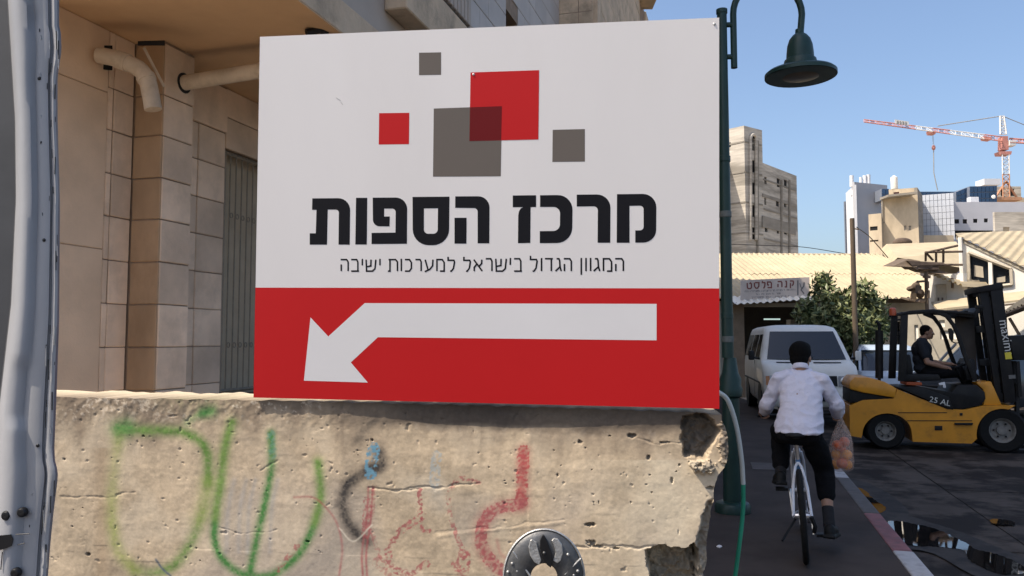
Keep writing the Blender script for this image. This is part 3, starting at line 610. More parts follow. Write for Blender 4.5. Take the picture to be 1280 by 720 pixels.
PR = [(-1.9, -30), (-.02, -28), (0, -6), (.04, 6), (.12, 13), (.24, 17), (.36, 15), (.44, 10), (.50, 7), (.54, 8), (.70, 8), (.78, 6), (.80, 1), (.825, 0), (.845, 4), (.9, 6), (.96, 4), (1.0, -2), (1.0, -22), (.9, -24)]
vv = list(np.linspace(-120, 720, 100)) + list(np.linspace(735, 1450, 20)); mb = MB(); vs = []
for v in vv:
    L_, R_ = vl(v), vr(v)
    for t, h in PR:
        lipw = (math.sin(v*.11)*.12+math.sin(v*.037)*.2)*(.8 < t < 1) ; dent = 3*math.exp(-((v-590)/22)**2)*(t > .8) - 3*math.exp(-((v-20)/14)**2)*(.4 < t < .7)
        rec = -4*(1/(1+math.exp(-(v-455)/2)) - 1/(1+math.exp(-(v-530)/2)))*(.2 < t < .5)
        p = at(L_+t*(R_-L_)+lipw, v, VY-(h+dent+rec)*.0011); vs.append(p)
k = len(PR); mb.add(vs, [(i*k+j, i*k+j+1, (i+1)*k+j+1, (i+1)*k+j) for i in range(len(vv)-1) for j in range(k-1)])
vdr = thing('van', 'scratched grey van door standing open at the left edge of the photo', 'van', (at(40, 700, VY).x, VY, 0))
for i_, f_ in enumerate(mb.f):
    if i_ % (k-1) < 2: mb.mi[i_] = 1  # recess strip beside the bar, its shade put into the colour
    elif i_ % (k-1) >= 16: mb.mi[i_] = 2
vroot = vdr; vdr = mb.build('door', [M_vd, M_vdk, M_vd2], vdr, 50, world=True)
def vdp(u, v, h): return at(u, v, VY-h*.0011)
for u, v, r in ((8, 644.5, 6), (27.5, 640.5, 6), (19.5, 716, 6)):
    c = vdp(u, v, 15 if u < 30 else 9); MB().lathe([(r*.00125, -.004), (r*.00125, .001), (r*.0009, .004), (r*.0004, .0045), (0, .004)], c, 16, Matrix.Rotation(math.radians(90), 3, 'X')).build('bolt', M_bs, vdr, 40, world=True)
for u, v in ((49, 98), (55, 300), (47, 557)): MB().ell(vdp(u, v, 8.5), (.0028, .0015, .0028), nu=10, nv=6).build('hole_dot', M_blk, vdr, 60, world=True)  # black dots stand for open holes, their dark put into the colour
MB().prism([vdp(*p, 18.3) for p in [(-9, 670), (14, 668), (17, 674), (15, 682), (6, 686), (-9, 690)]], (0, -.0012, 0)).build('grease_mark', M_blk, vdr, None, world=True)
for a, b in (((20, 668), (37, 667)), ((22, 681), (31, 679)), ((3, 690), (1, 712)), ((55, 632), (52, 668))):
    MB().tube([vdp(*a, 16 if a[0] < 40 else 8.3), vdp(*b, 16 if a[0] < 40 else 8.3)], .0007, 5).build('scratch', M_blk, vdr, world=True)
for i_ in range(46):
    u_ = random.choice([44, 56, 60, 62, 67, 69]) ; v_ = random.uniform(5, 700); vl_ = random.uniform(3, 26) if u_ > 50 else random.uniform(2, 6)
    uu_ = vl(v_)+(u_/73)*(vr(v_)-vl(v_)); MB().tube([vdp(uu_, v_, 8.4 if u_ < 65 else 6.6), vdp(uu_+random.uniform(-.6, .6), v_+vl_, 8.4 if u_ < 65 else 6.6)], random.uniform(.0004, .0011), 5).build('scratch', M_blk if i_ % 3 else M_st2, vdr, world=True)
mb = MB().obox(at(-260, 1400, 1.29), (.26, 0, 0), (0, .03, 0), (0, 0, 2.6)); mb.build('door_skin', M_vdk, vroot, None, world=True)
MB().lathe([(.03, 0), (.03, .45)], (at(-60, 1400, 1.32).x, 1.33, 0), 10).build('prop', M_vdk, vroot, world=True)
# litter
lt = hz(899, 684, 0); o = MB().box((0, 0, .006), (.045, .03, .012), .5).build('paper_scrap', M_white, None, bevel=.003); o.location = lt; o.rotation_euler = (.2, .1, .4)
mark(o, 'crumpled white scrap of paper on the pavement near the hose', 'litter')
# ------------------------------------------------------------------ building on the left
M_plast = pm('beige_stone_panel', (.68, .50, .35), .85, .1, 2, bump=.25, bscale=45, rnd=.05, dirt=(.48, .35, .24), dscale=1.2, damt=.4)
M_stone = pm('limestone_block', (.70, .53, .39), .85, .16, 2.5, bump=.35, bscale=35, rnd=.17, dirt=(.42, .32, .23), dscale=2.2, damt=.55)
M_dkst = pm('darker_limestone', (.40, .27, .165), .88, .16, 3, bump=.35, bscale=35, rnd=.06, dirt=(.25, .16, .09), dscale=2.2, damt=.6, stretch=.5)  # darker, warmer tone used on the front face of the pilaster
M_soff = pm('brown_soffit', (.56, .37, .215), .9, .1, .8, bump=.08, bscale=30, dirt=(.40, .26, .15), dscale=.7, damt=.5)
M_conc = pm('beige_concrete', (.60, .46, .32), .92, .2, 2.2, bump=.6, bscale=30, dirt=(.24, .19, .14), dscale=2.5, damt=.7, bdist=.012)
M_lilac = pm('grey_render', (.46, .39, .33), .9, .08, 1.5, bump=.2, bscale=40)
M_tile = pm('grey_wall_tile', (.50, .45, .41), .7, .1, 1.5, bump=.1, bscale=40, rnd=.07)
M_mort = pm('brown_mortar', (.30, .22, .16), .95, .2, 8)  # plain brown of the backing behind the stone joints
M_pipe = pm('old_plastic_pipe', (.55, .46, .36), .6, .14, 5, bump=.1, bscale=60, dirt=(.35, .28, .2), dscale=7, damt=.6)
M_iron = pm('grille_paint', (.22, .19, .145), .6, .2, 20); M_shut = pm('dull_shutter', (.46, .37, .26), .7, .12, 4)
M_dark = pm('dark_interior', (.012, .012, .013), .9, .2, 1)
A0 = hz(141, 40, 4.0); P0 = hz(206, 50, 4.0); F1 = hz(372, 0, 4.0); ZUP = Vector((0, 0, 1))
dP = (P0-A0).dot(SN); sP = (P0-A0).dot(SD)
def bl(s, n_, z): p = A0+SD*s+SN*n_; return Vector((p.x, p.y, z))
bd = thing('stone_building', 'beige stone building with brown overhang, pilaster and drain pipes behind the graffiti wall', 'building', bl(0, 0, 0))
rows = [0, .206, .542, .878, 1.214, 1.55, 1.886, 2.22, 2.56, 2.89, 3.23, 3.56]
# backing walls (mortar) then stones in front
mb = MB().obox(bl(-.64, -.30, 0), SD*(sP+.64), SN*.285, ZUP*4.0); mb.obox(bl(sP+.012, -.30, 0), SD*.36, SN*(dP+.285), ZUP*4.0)
mb.obox(bl(sP+.37, -.3, 0), SD*(1.46-sP-.37), SN*.285, ZUP*4.0); mb.obox(bl(1.46, -.3, 3.42), SD*1.2, SN*.285, ZUP*.58); mb.obox(bl(1.46, -.3, 0), SD*1.2, SN*.285, ZUP*1.08); mb.obox(bl(2.66, -.3, 0), SD*12, SN*.285, ZUP*4.0)
mb.build('wall', M_mort, bd, None, world=True)
s130 = (hit(131, 250, A0, SN)-A0).dot(SD)
zj = [hit(90, v, A0, SN).z for v in (306, 98)]
stones(bd, bl(0, 0, 0), SD, [0, zj[0], zj[1], 4.0], [-.64, s130], .02, M_plast, name='panel', gap=.004, proud=.001, jit=0)
stones(bd, bl(0, -.002, 0), SD, rows+[4.0], [s130, s130+.06, sP-.002], .018, M_stone)
stones(bd, bl(sP, 0, 0), SN, rows+[3.98], [0, dP], .02, M_dkst)
stones(bd, bl(0, dP, 0), SD, rows+[3.98], [sP+.012, sP+.372], .02, M_stone, alt=False)
stones(bd, bl(0, 0, 0), SD, rows, [sP+.38, 1.05, 1.44], .02, M_stone, alt=False); stones(bd, bl(0, 0, 0), SD, [3.42, 3.72, 4.0], [1.44, 2.05, 2.66], .02, M_stone)
stones(bd, bl(0, .02, 0), SD, [3.56, 3.98], [sP+.38, 1.44], .04, M_stone)
stones(bd, bl(0, 0, 0), SD, rows, [2.66+.6*i for i in range(12)], .02, M_stone)
# window grille
gr = MB().obox(bl(1.46, -.20, 1.08), SD*1.2, SN*.03, ZUP*2.34).build('window', M_shut, bd, None, world=True)
mb = MB()
for a, b in (((1.47, 1.12), (1.47, 3.40)), ((2.64, 1.12), (2.64, 3.40)), ((1.47, 1.13), (2.64, 1.13)), ((1.47, 3.39), (2.64, 3.39))): mb.tube([bl(a[0], -.03, a[1]), bl(b[0], -.03, b[1])], .018, 4)
mb.build('grille_frame', M_iron, gr, None, world=True)
for i in range(12):
    s_ = 1.56+i*.092; m2 = MB().tube([bl(s_, -.03, 1.13), bl(s_, -.03, 3.39)], .0075, 5)
    for z in (1.56, 2.80): m2.tube([bl(s_+.022+.02*math.cos(t), -.022, z+.024*math.sin(t)) for t in np.linspace(0, 6.28, 11)[:-1]], .005, 4, closed=True)
    m2.build('grille_bar', M_iron, gr, 60, world=True)
MB().obox(bl(1.42, -.1, 1.0), SD*1.3, SN*.16, ZUP*.08).build('sill', M_stone, bd, None, bevel=.008, world=True)
# overhang, storeys above
def fl(s, n_, z): p = F1+SD*s+SN*n_; return Vector((p.x, p.y, z))
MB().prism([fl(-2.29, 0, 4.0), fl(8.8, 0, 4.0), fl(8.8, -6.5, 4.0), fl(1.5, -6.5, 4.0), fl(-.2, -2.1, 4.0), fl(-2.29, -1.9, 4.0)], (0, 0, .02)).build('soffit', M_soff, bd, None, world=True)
MB().obox(fl(-2.29, -.22, 4.004), SD*11.1, SN*.225, ZUP*.268).build('fascia', M_conc, bd, None, bevel=.01, world=True)
MB().prism([fl(-2.28, -.23, 4.03), fl(3.91, -.23, 4.03), fl(3.91, -6.4, 4.03), fl(1.5, -6.4, 4.03), fl(-.2, -2.05, 4.03), fl(-2.28, -1.85, 4.03)], (0, 0, 13.9)).build('upper_wall', M_lilac, bd, None, world=True)  # unseen storeys, height and front corner shaped to shade the street
MB().obox(fl(3.92, -6.5, 4.03), SD*.05, SN*6.42, ZUP*13.9).build('party_wall', M_lilac, bd, None, world=True)
mb = MB(); tw = F1-SN*.08
vw = vwall(bd, fl(3.97, -.1, 0), fl(8.83, -.1, 0), 4.27, 17.9, [(1.5, 5.0, 2.1, 6.2)], M_mort, name='tiled_wall', thick=.3, win=M_dark, px=False, inset=.2)
MB().obox(fl(3.97, -6.5, 4.03), SD*4.86, SN*6.0, ZUP*13.9).build('upper_wall', M_lilac, bd, None, world=True)
tr_ = [4.28+.36*i for i in range(16)]
for i in range(len(tr_)-1):
    off = .35*(i % 2); c_ = 3.97-off
    while c_ < 8.83:
        a, b = max(3.975, c_), min(8.82, c_+.7); z0_, z1_ = tr_[i], tr_[i+1]
        if b-a > .08 and not (b > 5.44 and a < 6.1 and z1_ > 4.98 and z0_ < 6.22): stones(bd, fl(0, -.085, 0), SD, [z0_, z1_], [a, b], .014, M_tile, gap=.007, proud=.0012, jit=0)
        elif b-a > .08:
            for aa, bb in ((a, min(b, 5.46)), (max(a, 6.08), b)):
                if bb-aa > .05: stones(bd, fl(0, -.085, 0), SD, [z0_, z1_], [aa, bb], .014, M_tile, gap=.007, proud=.0012, jit=0)
        c_ += .7
MB().obox(fl(1.89, -.23, 4.72), SD*2.0, SN*.232, ZUP*.48).build('balcony_beam', M_conc, bd, None, bevel=.012, world=True)
MB().obox(fl(1.89, -.21, 5.2), SD*2.0, SN*.13, ZUP*.10).build('slot_shade', M_dark, bd, None, world=True)  # dark strip over the beam, the slot's shade put into its colour
for i in range(16): MB().obox(fl(2.0+i*.118, -.2, 5.3), SD*.085, SN*.16, ZUP*2.2).build('rib', M_lilac, bd, None, bevel=.008, world=True)
# far stone block, proud of the facade
mb = MB().obox(fl(8.84, -6.5, 0), SD*11.6, SN*7.0, ZUP*10.75); mb.build('end_block', M_mort, bd, None, world=True)
stones(bd, fl(8.835, 0, 0), SN, [4.3+.45*i for i in range(15)], [-.1, .26, .51], .02, M_conc, gap=.01)
stones(bd, fl(0, .515, 0), SD, [4.3+.585*i for i in range(12)], [8.83+1.0*i for i in range(8)], .02, M_conc, alt=True, gap=.012)
MB().obox(fl(8.9, .5, 5), SD*.28, SN*.1, ZUP*5.7).build('pilaster', M_conc, bd, None, bevel=.01, world=True)
MB().obox(fl(16.9, .5, 2), SD*3.5, SN*.06, ZUP*8.7).build('end_strip', M_conc, bd, None, bevel=.01, world=True)
c9 = at(800, 1.5, 20.8); MB().box(c9+Vector((.15, 0, -.02)), (.5, .8, .07)).build('ledge', M_conc, bd, None, world=True)
# pipes
q0 = hit(128, 68, A0, SN)
pp = [at(124, 69, q0.y-.08), at(147, 74, q0.y-.10), at(172, 85, q0.y-.11), at(183, 98, q0.y-.12), at(188, 117, q0.y-.13), at(191.5, 137, q0.y-.13)]
dp = MB().tube(smooth_path(pp, 6), .062, 16).build('drain_pipe', M_pipe, bd, 60, world=True)
for a, b, r in ((1, 1.35, .068), (2.9, 3.15, .069)):
    sp_ = smooth_path(pp, 6); i0 = int(a*6); i1 = max(i0+2, int(b*6)+1); MB().tube(sp_[i0:i1+1], r, 16).build('pipe_collar', M_pipe, dp, 60, world=True)
MB().prism([at(120, 57, q0.y+.005), at(139, 57, q0.y+.03), at(139, 88, q0.y+.03), at(120, 86, q0.y+.005)], SN*.012).build('pipe_hole', M_dark, bd, None, world=True)
MB().tube([at(180, 60, q0.y-.02), at(205, 108, q0.y+.02)], .012, 6).build('brace', M_pipe, bd, world=True)
MB().prism([at(173, 52, q0.y-.03), at(206, 51, q0.y-.03), at(206, 57, q0.y-.03), at(173, 57, q0.y-.03)], (0, -.01, 0)).build('slot_shade', M_dark, bd, None, world=True)  # dark plate painted in for the shaded gap above the pilaster
h0 = hit(230, 104, P0, SN); h1 = h0+SN*2.0+Vector((0, 0, .10))
MB().tube([h0-SN*.05, h1], .062, 16).build('drain_pipe', M_pipe, bd, 60, world=True)
MB().lathe([(.085, 0), (.085, .012), (.06, .014)], h0-SN*.006, 18, SN.to_track_quat('Z', 'Y').to_matrix()).build('pipe_hole', M_dark, bd, world=True)
MB().tube([at(383, 41, 6.0), at(400, 37, 6.05), at(408, 44, 6.1)], .03, 8).build('pipe_stub', M_bs, bd, world=True)
# ------------------------------------------------------------------ people
M_skin = pm('skin', (.30, .17, .115), .55, .08, 12, spec=.35); M_hair = pm('black_hair', (.004, .0035, .0035), .85, .3, 60, bump=.5, bscale=140, spec=.12)
M_shirt = pm('white_shirt', (.62, .60, .68), .85, .04, 4, bump=.6, bscale=9, bdist=.03); M_trs = pm('black_trousers', (.007, .007, .008), .95, .2, 8, bump=.6, bscale=14, bdist=.03, spec=.1)
M_shoe = pm('black_shoe', (.006, .006, .006), .6, .2, 12, spec=.25); M_sock = pm('black_sock', (.014, .014, .016), .95, .2, 40)
M_tee = pm('dark_tshirt', (.012, .015, .022), .9, .15, 6, bump=.3, bscale=16, bdist=.02); M_eye = pm('eye', (.5, .48, .45), .2, .05)
def head(mb, c, fw, s=1.0, jaw=True):
    """c = centre of the skull, fw = facing (unit, horizontal-ish)"""
    z = Vector((0, 0, 1)); fw = Vector(fw).normalized(); yaw = math.atan2(-fw.x, fw.y)
    R = Euler((0, 0, yaw)).to_matrix(); L = lambda x, y, zz: Vector(c) + R @ Vector((x, y, zz))*s
    mb.ell(L(0, -.005, .025), Vector((.073, .093, .085))*s, (0, 0, yaw)); mb.ell(L(0, .025, -.045), Vector((.058, .066, .068))*s, (0, 0, yaw))
    mb.ell(L(0, .062, -.085), Vector((.028, .024, .022))*s, (0, 0, yaw)); mb.ell(L(0, .095, -.018), Vector((.011, .016, .024))*s, (.35, 0, yaw))
    mb.ell(L(0, .106, -.033), Vector((.015, .013, .010))*s, (0, 0, yaw)); mb.ell(L(0, .080, .018), Vector((.05, .016, .011))*s, (0, 0, yaw))
    mb.ell(L(0, .083, -.057), Vector((.022, .012, .006))*s, (0, 0, yaw)); mb.ell(L(0, .081, -.067), Vector((.019, .012, .006))*s, (0, 0, yaw))
    for x in (-1, 1): mb.ell(L(x*.076, -.008, -.015), Vector((.010, .019, .031))*s, (0, 0, yaw)); mb.ell(L(x*.036, .062, -.02), Vector((.022, .02, .02))*s, (0, 0, yaw))
    return L
def hand(mb, w_, d, bar, palm_n, curl=.022, s=1.0):
    """wrist w_, forearm direction d, bar = direction along which fingers are ranged, palm_n = from back of hand to palm"""
    d = Vector(d).normalized(); bar = Vector(bar).normalized(); pn = Vector(palm_n).normalized()
    mb.chain([w_, w_+d*.035*s], [.027*s, .030*s]); 
    for k in (-1, 0, 1): mb.chain([w_+d*.03*s+bar*k*.014*s, w_+d*.085*s+bar*k*.022*s], [.017*s, .013*s])
    for i, ln in enumerate((.9, 1.05, 1.0, .8)):
        b = w_+d*.085*s+bar*(i-1.5)*.0195*s; r = .0088*s
        pts = [b, b+d*.03*ln*s+pn*.006*s, b+d*.042*ln*s+pn*.03*s, b+d*.02*s+pn*.048*ln*s]
        mb.chain(pts, [r*1.1, r, r*.95, r*.85])
    t = w_+d*.03*s-bar*.028*s; mb.chain([t, t+d*.03*s-bar*.014*s+pn*.012*s, t+d*.05*s-bar*.004*s+pn*.032*s], [.013*s, .0105*s, .009*s])
def limb(mb, a, b, c, r): mb.chain([Vector(a), (Vector(a)+Vector(b))/2, Vector(b), (Vector(b)*.62+Vector(c)*.38), Vector(c)], r)
HB = math.atan(.34)
BC = hz(1008, 705, 0)
# ------------------------------------------------------------------ bicycle
M_tyre = pm('tyre_rubber', (.009, .009, .009), .85, .2, 30, bump=.2, bscale=80, spec=.2); M_chr = pm('alloy', (.55, .55, .56), .3, .1, 20, metal=.9)
M_wf = pm('white_frame', (.62, .63, .66), .35, .05, 10, coat=.3); M_bf = pm('blue_frame', (.10, .22, .42), .35, .05, 10, coat=.3); M_plk = pm('black_plastic', (.009, .009, .01), .55, .2, 20, spec=.25)
bk = thing('bicycle', 'white framed bicycle with blue seat tube ridden away along the dark pavement', 'bicycle', (BC.x, BC.y, .003), rot=(0, math.radians(-3.2), -HB))
YR = Matrix.Rotation(math.radians(90), 3, 'Y')
def wheel(name, y, R=.335):
    w_ = MB(); w_.tube([(0, y+(R-.022)*math.cos(t), R+(R-.022)*math.sin(t)) for t in np.linspace(0, 2*math.pi, 41)[:-1]], .022, 8, closed=True)
    wo = w_.build(name, M_tyre, bk, 60)
    w_ = MB(); w_.tube([(0, y+(R-.052)*math.cos(t), R+(R-.052)*math.sin(t)) for t in np.linspace(0, 2*math.pi, 41)[:-1]], .012, 6, closed=True); w_.build('rim', M_chr, wo, 60)
    w_ = MB()
    for i in range(28):
        t = 2*math.pi*i/28; w_.tube([((-1)**i*.025, y+.018*math.cos(t+.6), R+.018*math.sin(t+.6)), (0, y+(R-.06)*math.cos(t), R+(R-.06)*math.sin(t))], .0013, 3)
    w_.build('spokes', M_chr, wo); MB().lathe([(.02, -.05), (.024, -.02), (.024, .02), (.02, .05)], (0, y, R), 10, YR).build('hub', M_chr, wo)
wheel('rear_wheel', 0); wheel('front_wheel', 1.04)
BB = (0, .42, .285); ST = (0, .285, .70); HT = (0, .86, .78); HB_ = (0, .89, .66); AX = (0, 0, .335)
MB().tube([BB, ST], .017, 10).build('seat_tube', M_bf, bk); MB().tube([ST, HT], .016, 10).tube([BB, HB_], .019, 10).tube([HB_, HT], .021, 10).build('frame', M_wf, bk)
for x in (-1, 1):
    MB().tube([(x*.062, -.005, .335), (x*.05, .12, .52), (x*.022, .25, .65), (0, .285, .68)], .011, 8).tube([(x*.062, 0, .335), (x*.05, .3, .295), (x*.03, .42, .285)], .010, 8).build('stay', M_wf, bk)
    MB().tube([(x*.05, 1.04, .335), (x*.045, .93, .60), (x*.03, .90, .68)], .013, 8).build('fork_leg', M_wf, bk)
MB().tube([(0, .90, .68), (0, .89, .70)], .03, 8).build('fork_crown', M_wf, bk)
MB().tube([ST, (0, .255, .87)], .0135, 10).build('seatpost', M_chr, bk)
sd_ = MB(); sd_.ell((0, .22, .895), (.085, .11, .03)); sd_.ell((0, .34, .895), (.03, .12, .022)); organic('saddle', sd_, M_plk, bk, .008, 3)
MB().tube([HT, (0, .84, .93), (0, .87, .97)], .015, 8).build('stem', M_plk, bk)
MB().tube(smooth_path([(-.29, .80, .99), (-.16, .86, .985), (0, .88, .97), (.16, .86, .985), (.29, .80, .99)]), .012, 8).build('handlebar', M_plk, bk, 60)
MB().lathe([(.085, -.004), (.085, .004)], (.04, .42, .285), 24, YR).build('chainring', M_chr, bk); MB().tube([(.045, 0, .385), (.045, .42, .37)], .005, 4).tube([(.045, 0, .295), (.045, .42, .20)], .005, 4).build('chain', M_plk, bk)
CR = Vector((0, math.sin(.25), math.cos(.25)))*.17
for sx, sg in ((-1, 1), (1, -1)):
    p = Vector((sx*.075, BB[1], BB[2])) + CR*sg; MB().tube([(sx*.065, BB[1], BB[2]), p], .011, 6).build('crank', M_chr, bk); MB().box(p+Vector((sx*.06, 0, 0)), (.09, .075, .022)).build('pedal', M_plk, bk)
MB().tube([(-.05, .06, .30), (-.15, -.10, .18)], .009, 6).build('kickstand', M_plk, bk)
MB().tube([(.06, -.03, .335), (.08, -.02, .27), (.07, .02, .22)], .016, 6).build('derailleur', M_plk, bk)
# ------------------------------------------------------------------ rider
rd = thing('person', 'cyclist seen from behind in white shirt and black trousers, holding a carrier bag', 'person', (BC.x, BC.y, 0), -HB)
V_ = Vector
LHip, RHip = V_((-.135, .30, .93)), V_((.055, .30, .92)); LK, RK = V_((-.16, .69, .87)), V_((.155, .54, .60)); LA, RA = V_((-.165, .43, .60)), V_((.175, .36, .235))
LS, RS = V_((-.175, .44, 1.315)), V_((.165, .44, 1.31)); LE, RE = V_((-.255, .50, 1.10)), V_((.260, .52, 1.10)); LW, RW = V_((-.285, .72, 1.02)), V_((.275, .73, 1.015))
HC = V_((.005, .56, 1.472)); bar = V_((.29, .80, .99)); tilt = math.sin(math.radians(3.2))
b = MB(); b.ell((-.03, .32, .95), (.10, .085, .10)); b.ell((-.015, .355, 1.10), (.11, .07, .16)); b.ell((0, .42, 1.23), (.115, .06, .11)); b.chain([LS+V_((.03, .02, -.04)), V_((0, .46, 1.28)), RS+V_((-.03, .02, -.04))], [.034, .034, .034])
b.chain([V_((0, .46, 1.30)), V_((0, .50, 1.39)), V_((0, .54, 1.44))], [.05, .052, .052])
HL = head(b, HC, (.32, .95, -.05), .98)
limb(b, LS+V_((.02, 0, -.03)), LE, LW, [.034, .034, .033, .034, .026]); limb(b, RS+V_((-.02, 0, -.03)), RE, RW, [.034, .034, .033, .034, .026])
hand(b, LW, V_((.02, .9, -.15)), V_((1, -.2, 0)), V_((0, 0, -1))); hand(b, RW, V_((.02, .9, -.15)), V_((-1, -.2, 0)), V_((0, 0, -1)))
limb(b, LHip+V_((.03, .04, -.05)), LK, LA, [.06, .062, .054, .052, .034]); limb(b, RHip+V_((-.03, .04, -.05)), RK, RA, [.06, .062, .054, .052, .034])
for A_, f in ((LA, V_((-.02, .13, -.085))), (RA, V_((.02, .13, -.085)))): b.chain([A_, A_+V_((0, -.02, -.06)), A_+f], [.034, .035, .03])
organic('body', b, M_skin, rd, .0065, 3)
for x in (-.034, .034): MB().ell(HL(x, .078, -.012), .011, nu=10, nv=7).build('eye', M_eye, rd, 60)
h = MB(); yaw = -math.atan2(.32, .95); h.ell(HL(0, -.018, .040), (.086, .096, .090), (0, 0, yaw)); h.ell(HL(0, -.05, -.015), (.074, .058, .068), (0, 0, yaw)); h.ell(HL(0, .03, .075), (.07, .07, .05), (0, 0, yaw))
organic('hair', h, M_hair, rd, .007, 3)
g = MB()
for x in (-1, 1): g.tube([HL(x*.083, -.01, .0), HL(x*.08, .07, .0)], .003, 5); g.tube([HL(x*.035+.028*math.cos(t), .098, -.004+.02*math.sin(t)) for t in np.linspace(0, 6.28, 13)[:-1]], .003, 5, closed=True)
g.build('glasses', M_plk, rd, 60)
s_ = MB(); SEC = [(.905, -.022, .30, .178, .160), (.92, -.022, .305, .176, .156), (.96, -.022, .315, .174, .152), (1.04, -.014, .345, .160, .142), (1.13, -.006, .385, .154, .135), (1.22, 0, .42, .158, .125), (1.285, 0, .44, .160, .108), (1.325, 0, .452, .135, .092), (1.36, 0, .466, .092, .078), (1.385, .0, .482, .066, .064)]
vs = []; n = 36
for z, cx_, cy_, rx, ry in SEC: vs += [(cx_+rx*math.cos(2*math.pi*j/n), cy_+ry*math.sin(2*math.pi*j/n), z+.03*math.sin(2*math.pi*j/n)*(z > 1.2)) for j in range(n)]
s_.add(vs, [(i*n+j, i*n+(j+1) % n, (i+1)*n+(j+1) % n, (i+1)*n+j) for i in range(len(SEC)-1) for j in range(n)]+[tuple(range(n-1, -1, -1)), tuple((len(SEC)-1)*n+j for j in range(n))])
s_.chain([V_((-.10, .45, 1.325)), LS+V_((.012, 0, -.012))], [.05, .052]); s_.chain([V_((.10, .45, 1.32)), RS+V_((-.012, 0, -.012))], [.05, .052])
LS2, RS2 = LS+V_((.012, 0, -.012)), RS+V_((-.012, 0, -.012))
limb(s_, LS2, LE, lerp(LE, LW, .9), [.056, .053, .055, .056, .043]); limb(s_, RS2, RE, lerp(RE, RW, .80), [.056, .053, .056, .058, .050])
def folds(p):
    a_ = mnoise.noise(Vector((p.x*7+p.z*10, p.y*6, p.z*12-p.x*9))); b_ = mnoise.noise(Vector((p.x*13-p.z*9, p.y*11+3, p.z*17+p.x*14+5)))
    k = 1+1.1*max(0, (1.03-p.z)*6)
    return (.011*(.5-abs(a_)*1.5)+.0035*(.45-abs(b_)*1.4))*k+.001*mnoise.noise(p*45)
organic('shirt', s_, M_shirt, rd, .007, 2, dec=folds)
c_ = MB(); c_.lathe([(.062, 0), (.066, .015), (.056, .04)], V_((0, .487, 1.375)), 18, Matrix.Rotation(.35, 3, 'X').transposed()); c_.build('collar', M_shirt, rd, 50)
t_ = MB(); t_.ell((-.035, .30, .89), (.160, .125, .085)); t_.ell((-.11, .26, .89), (.08, .08, .07)); t_.ell((.045, .26, .885), (.08, .08, .07))
limb(t_, LHip+V_((0, .03, -.03)), LK, lerp(LK, LA, .86), [.088, .092, .078, .076, .066]); limb(t_, RHip+V_((0, .03, -.03)), RK, lerp(RK, RA, .50), [.088, .092, .078, .076, .066])
organic('trousers', t_, M_trs, rd, .009, 3, dec=lambda p: .008*(.3-abs(mnoise.noise(Vector((p.x*9, p.y*8, p.z*13))))*1.5))
for A_, K_, yawf in ((LA, LK, -.12), (RA, RK, .2)):
    d = (A_-K_).normalized(); m = MB(); m.chain([A_-d*.10, A_-d*.03, A_+V_((0, -.01, -.03))], [.045, .043, .045]); organic('sock', m, M_sock, rd, .008, 2)
    m = MB(); f = V_((math.sin(yawf), math.cos(yawf), -.12)).normalized(); o = A_+V_((0, -.045, -.065)); m.ell(o, (.042, .05, .042)); m.chain([o+V_((0, 0, .02)), o+f*.08+V_((0, 0, .008)), o+f*.17+V_((0, 0, -.005)), o+f*.215], [.042, .045, .043, .03]); m.box(o+f*.09+V_((0, 0, -.035)), (.09, .29, .025), rot=(-.12, 0, -yawf)); organic('shoe', m, M_shoe, rd, .008, 2)
# ------------------------------------------------------------------ carrier bag with oranges
bg_ = thing('carrier_bag', 'thin translucent carrier bag of orange fruit hanging from the cyclist right hand', 'bag', tuple(W[rd] @ V_((.30, .80, .56))), -HB)
mb_ = bpy.data.materials.new('thin_plastic'); mb_.use_nodes = True; N = mb_.node_tree.nodes; L = mb_.node_tree.links; pb = N['Principled BSDF']
pb.inputs['Base Color'].default_value = (.66, .50, .42, 1); pb.inputs['Roughness'].default_value = .3
tr = N.new('ShaderNodeBsdfTransparent'); mxs = N.new('ShaderNodeMixShader'); nz = N.new('ShaderNodeTexNoise'); nz.inputs['Scale'].default_value = 30
mr = N.new('ShaderNodeMapRange'); mr.inputs[1].default_value = .35; mr.inputs[2].default_value = .7; mr.inputs[3].default_value = .18; mr.inputs[4].default_value = .44
L.new(nz.outputs[0], mr.inputs[0]); L.new(mr.outputs[0], mxs.inputs[0]); L.new(tr.outputs[0], mxs.inputs[1]); L.new(pb.outputs[0], mxs.inputs[2]); L.new(mxs.outputs[0], N['Material Output'].inputs[0])
vs = []; n = 28; prof = [(.012, .43), (.02, .40), (.04, .35), (.066, .29), (.085, .22), (.095, .14), (.098, .07), (.085, .015), (.05, -.008), (.004, -.012)]
for i, (r, z) in enumerate(prof):
    for j in range(n):
        a = 2*math.pi*j/n; rr = r*(1+.10*math.sin(5*a+i*.5)*(z > .2)+.05*math.sin(3*a+i)+.012*random.uniform(-1, 1)); vs.append((rr*math.cos(a), rr*.8*math.sin(a), z))
m = MB(); m.add(vs, [(i*n+j, i*n+(j+1) % n, (i+1)*n+(j+1) % n, (i+1)*n+j) for i in range(len(prof)-1) for j in range(n)]); m.build('bag_skin', mb_, bg_, 70)
for x in (-.014, .014): MB().tube(smooth_path([(x, .0, .42), (x*1.6, -.02, .465), (x*1.2, 0, .485), (x*1.6, .03, .465), (x, .01, .42)], 4), .005, 5).build('handle', mb_, bg_, 60)
M_org = pm('orange_peel', (.75, .27, .02), .5, .2, 9, bump=.15, bscale=90); M_pch = pm('reddish_fruit', (.62, .13, .05), .5, .25, 9)
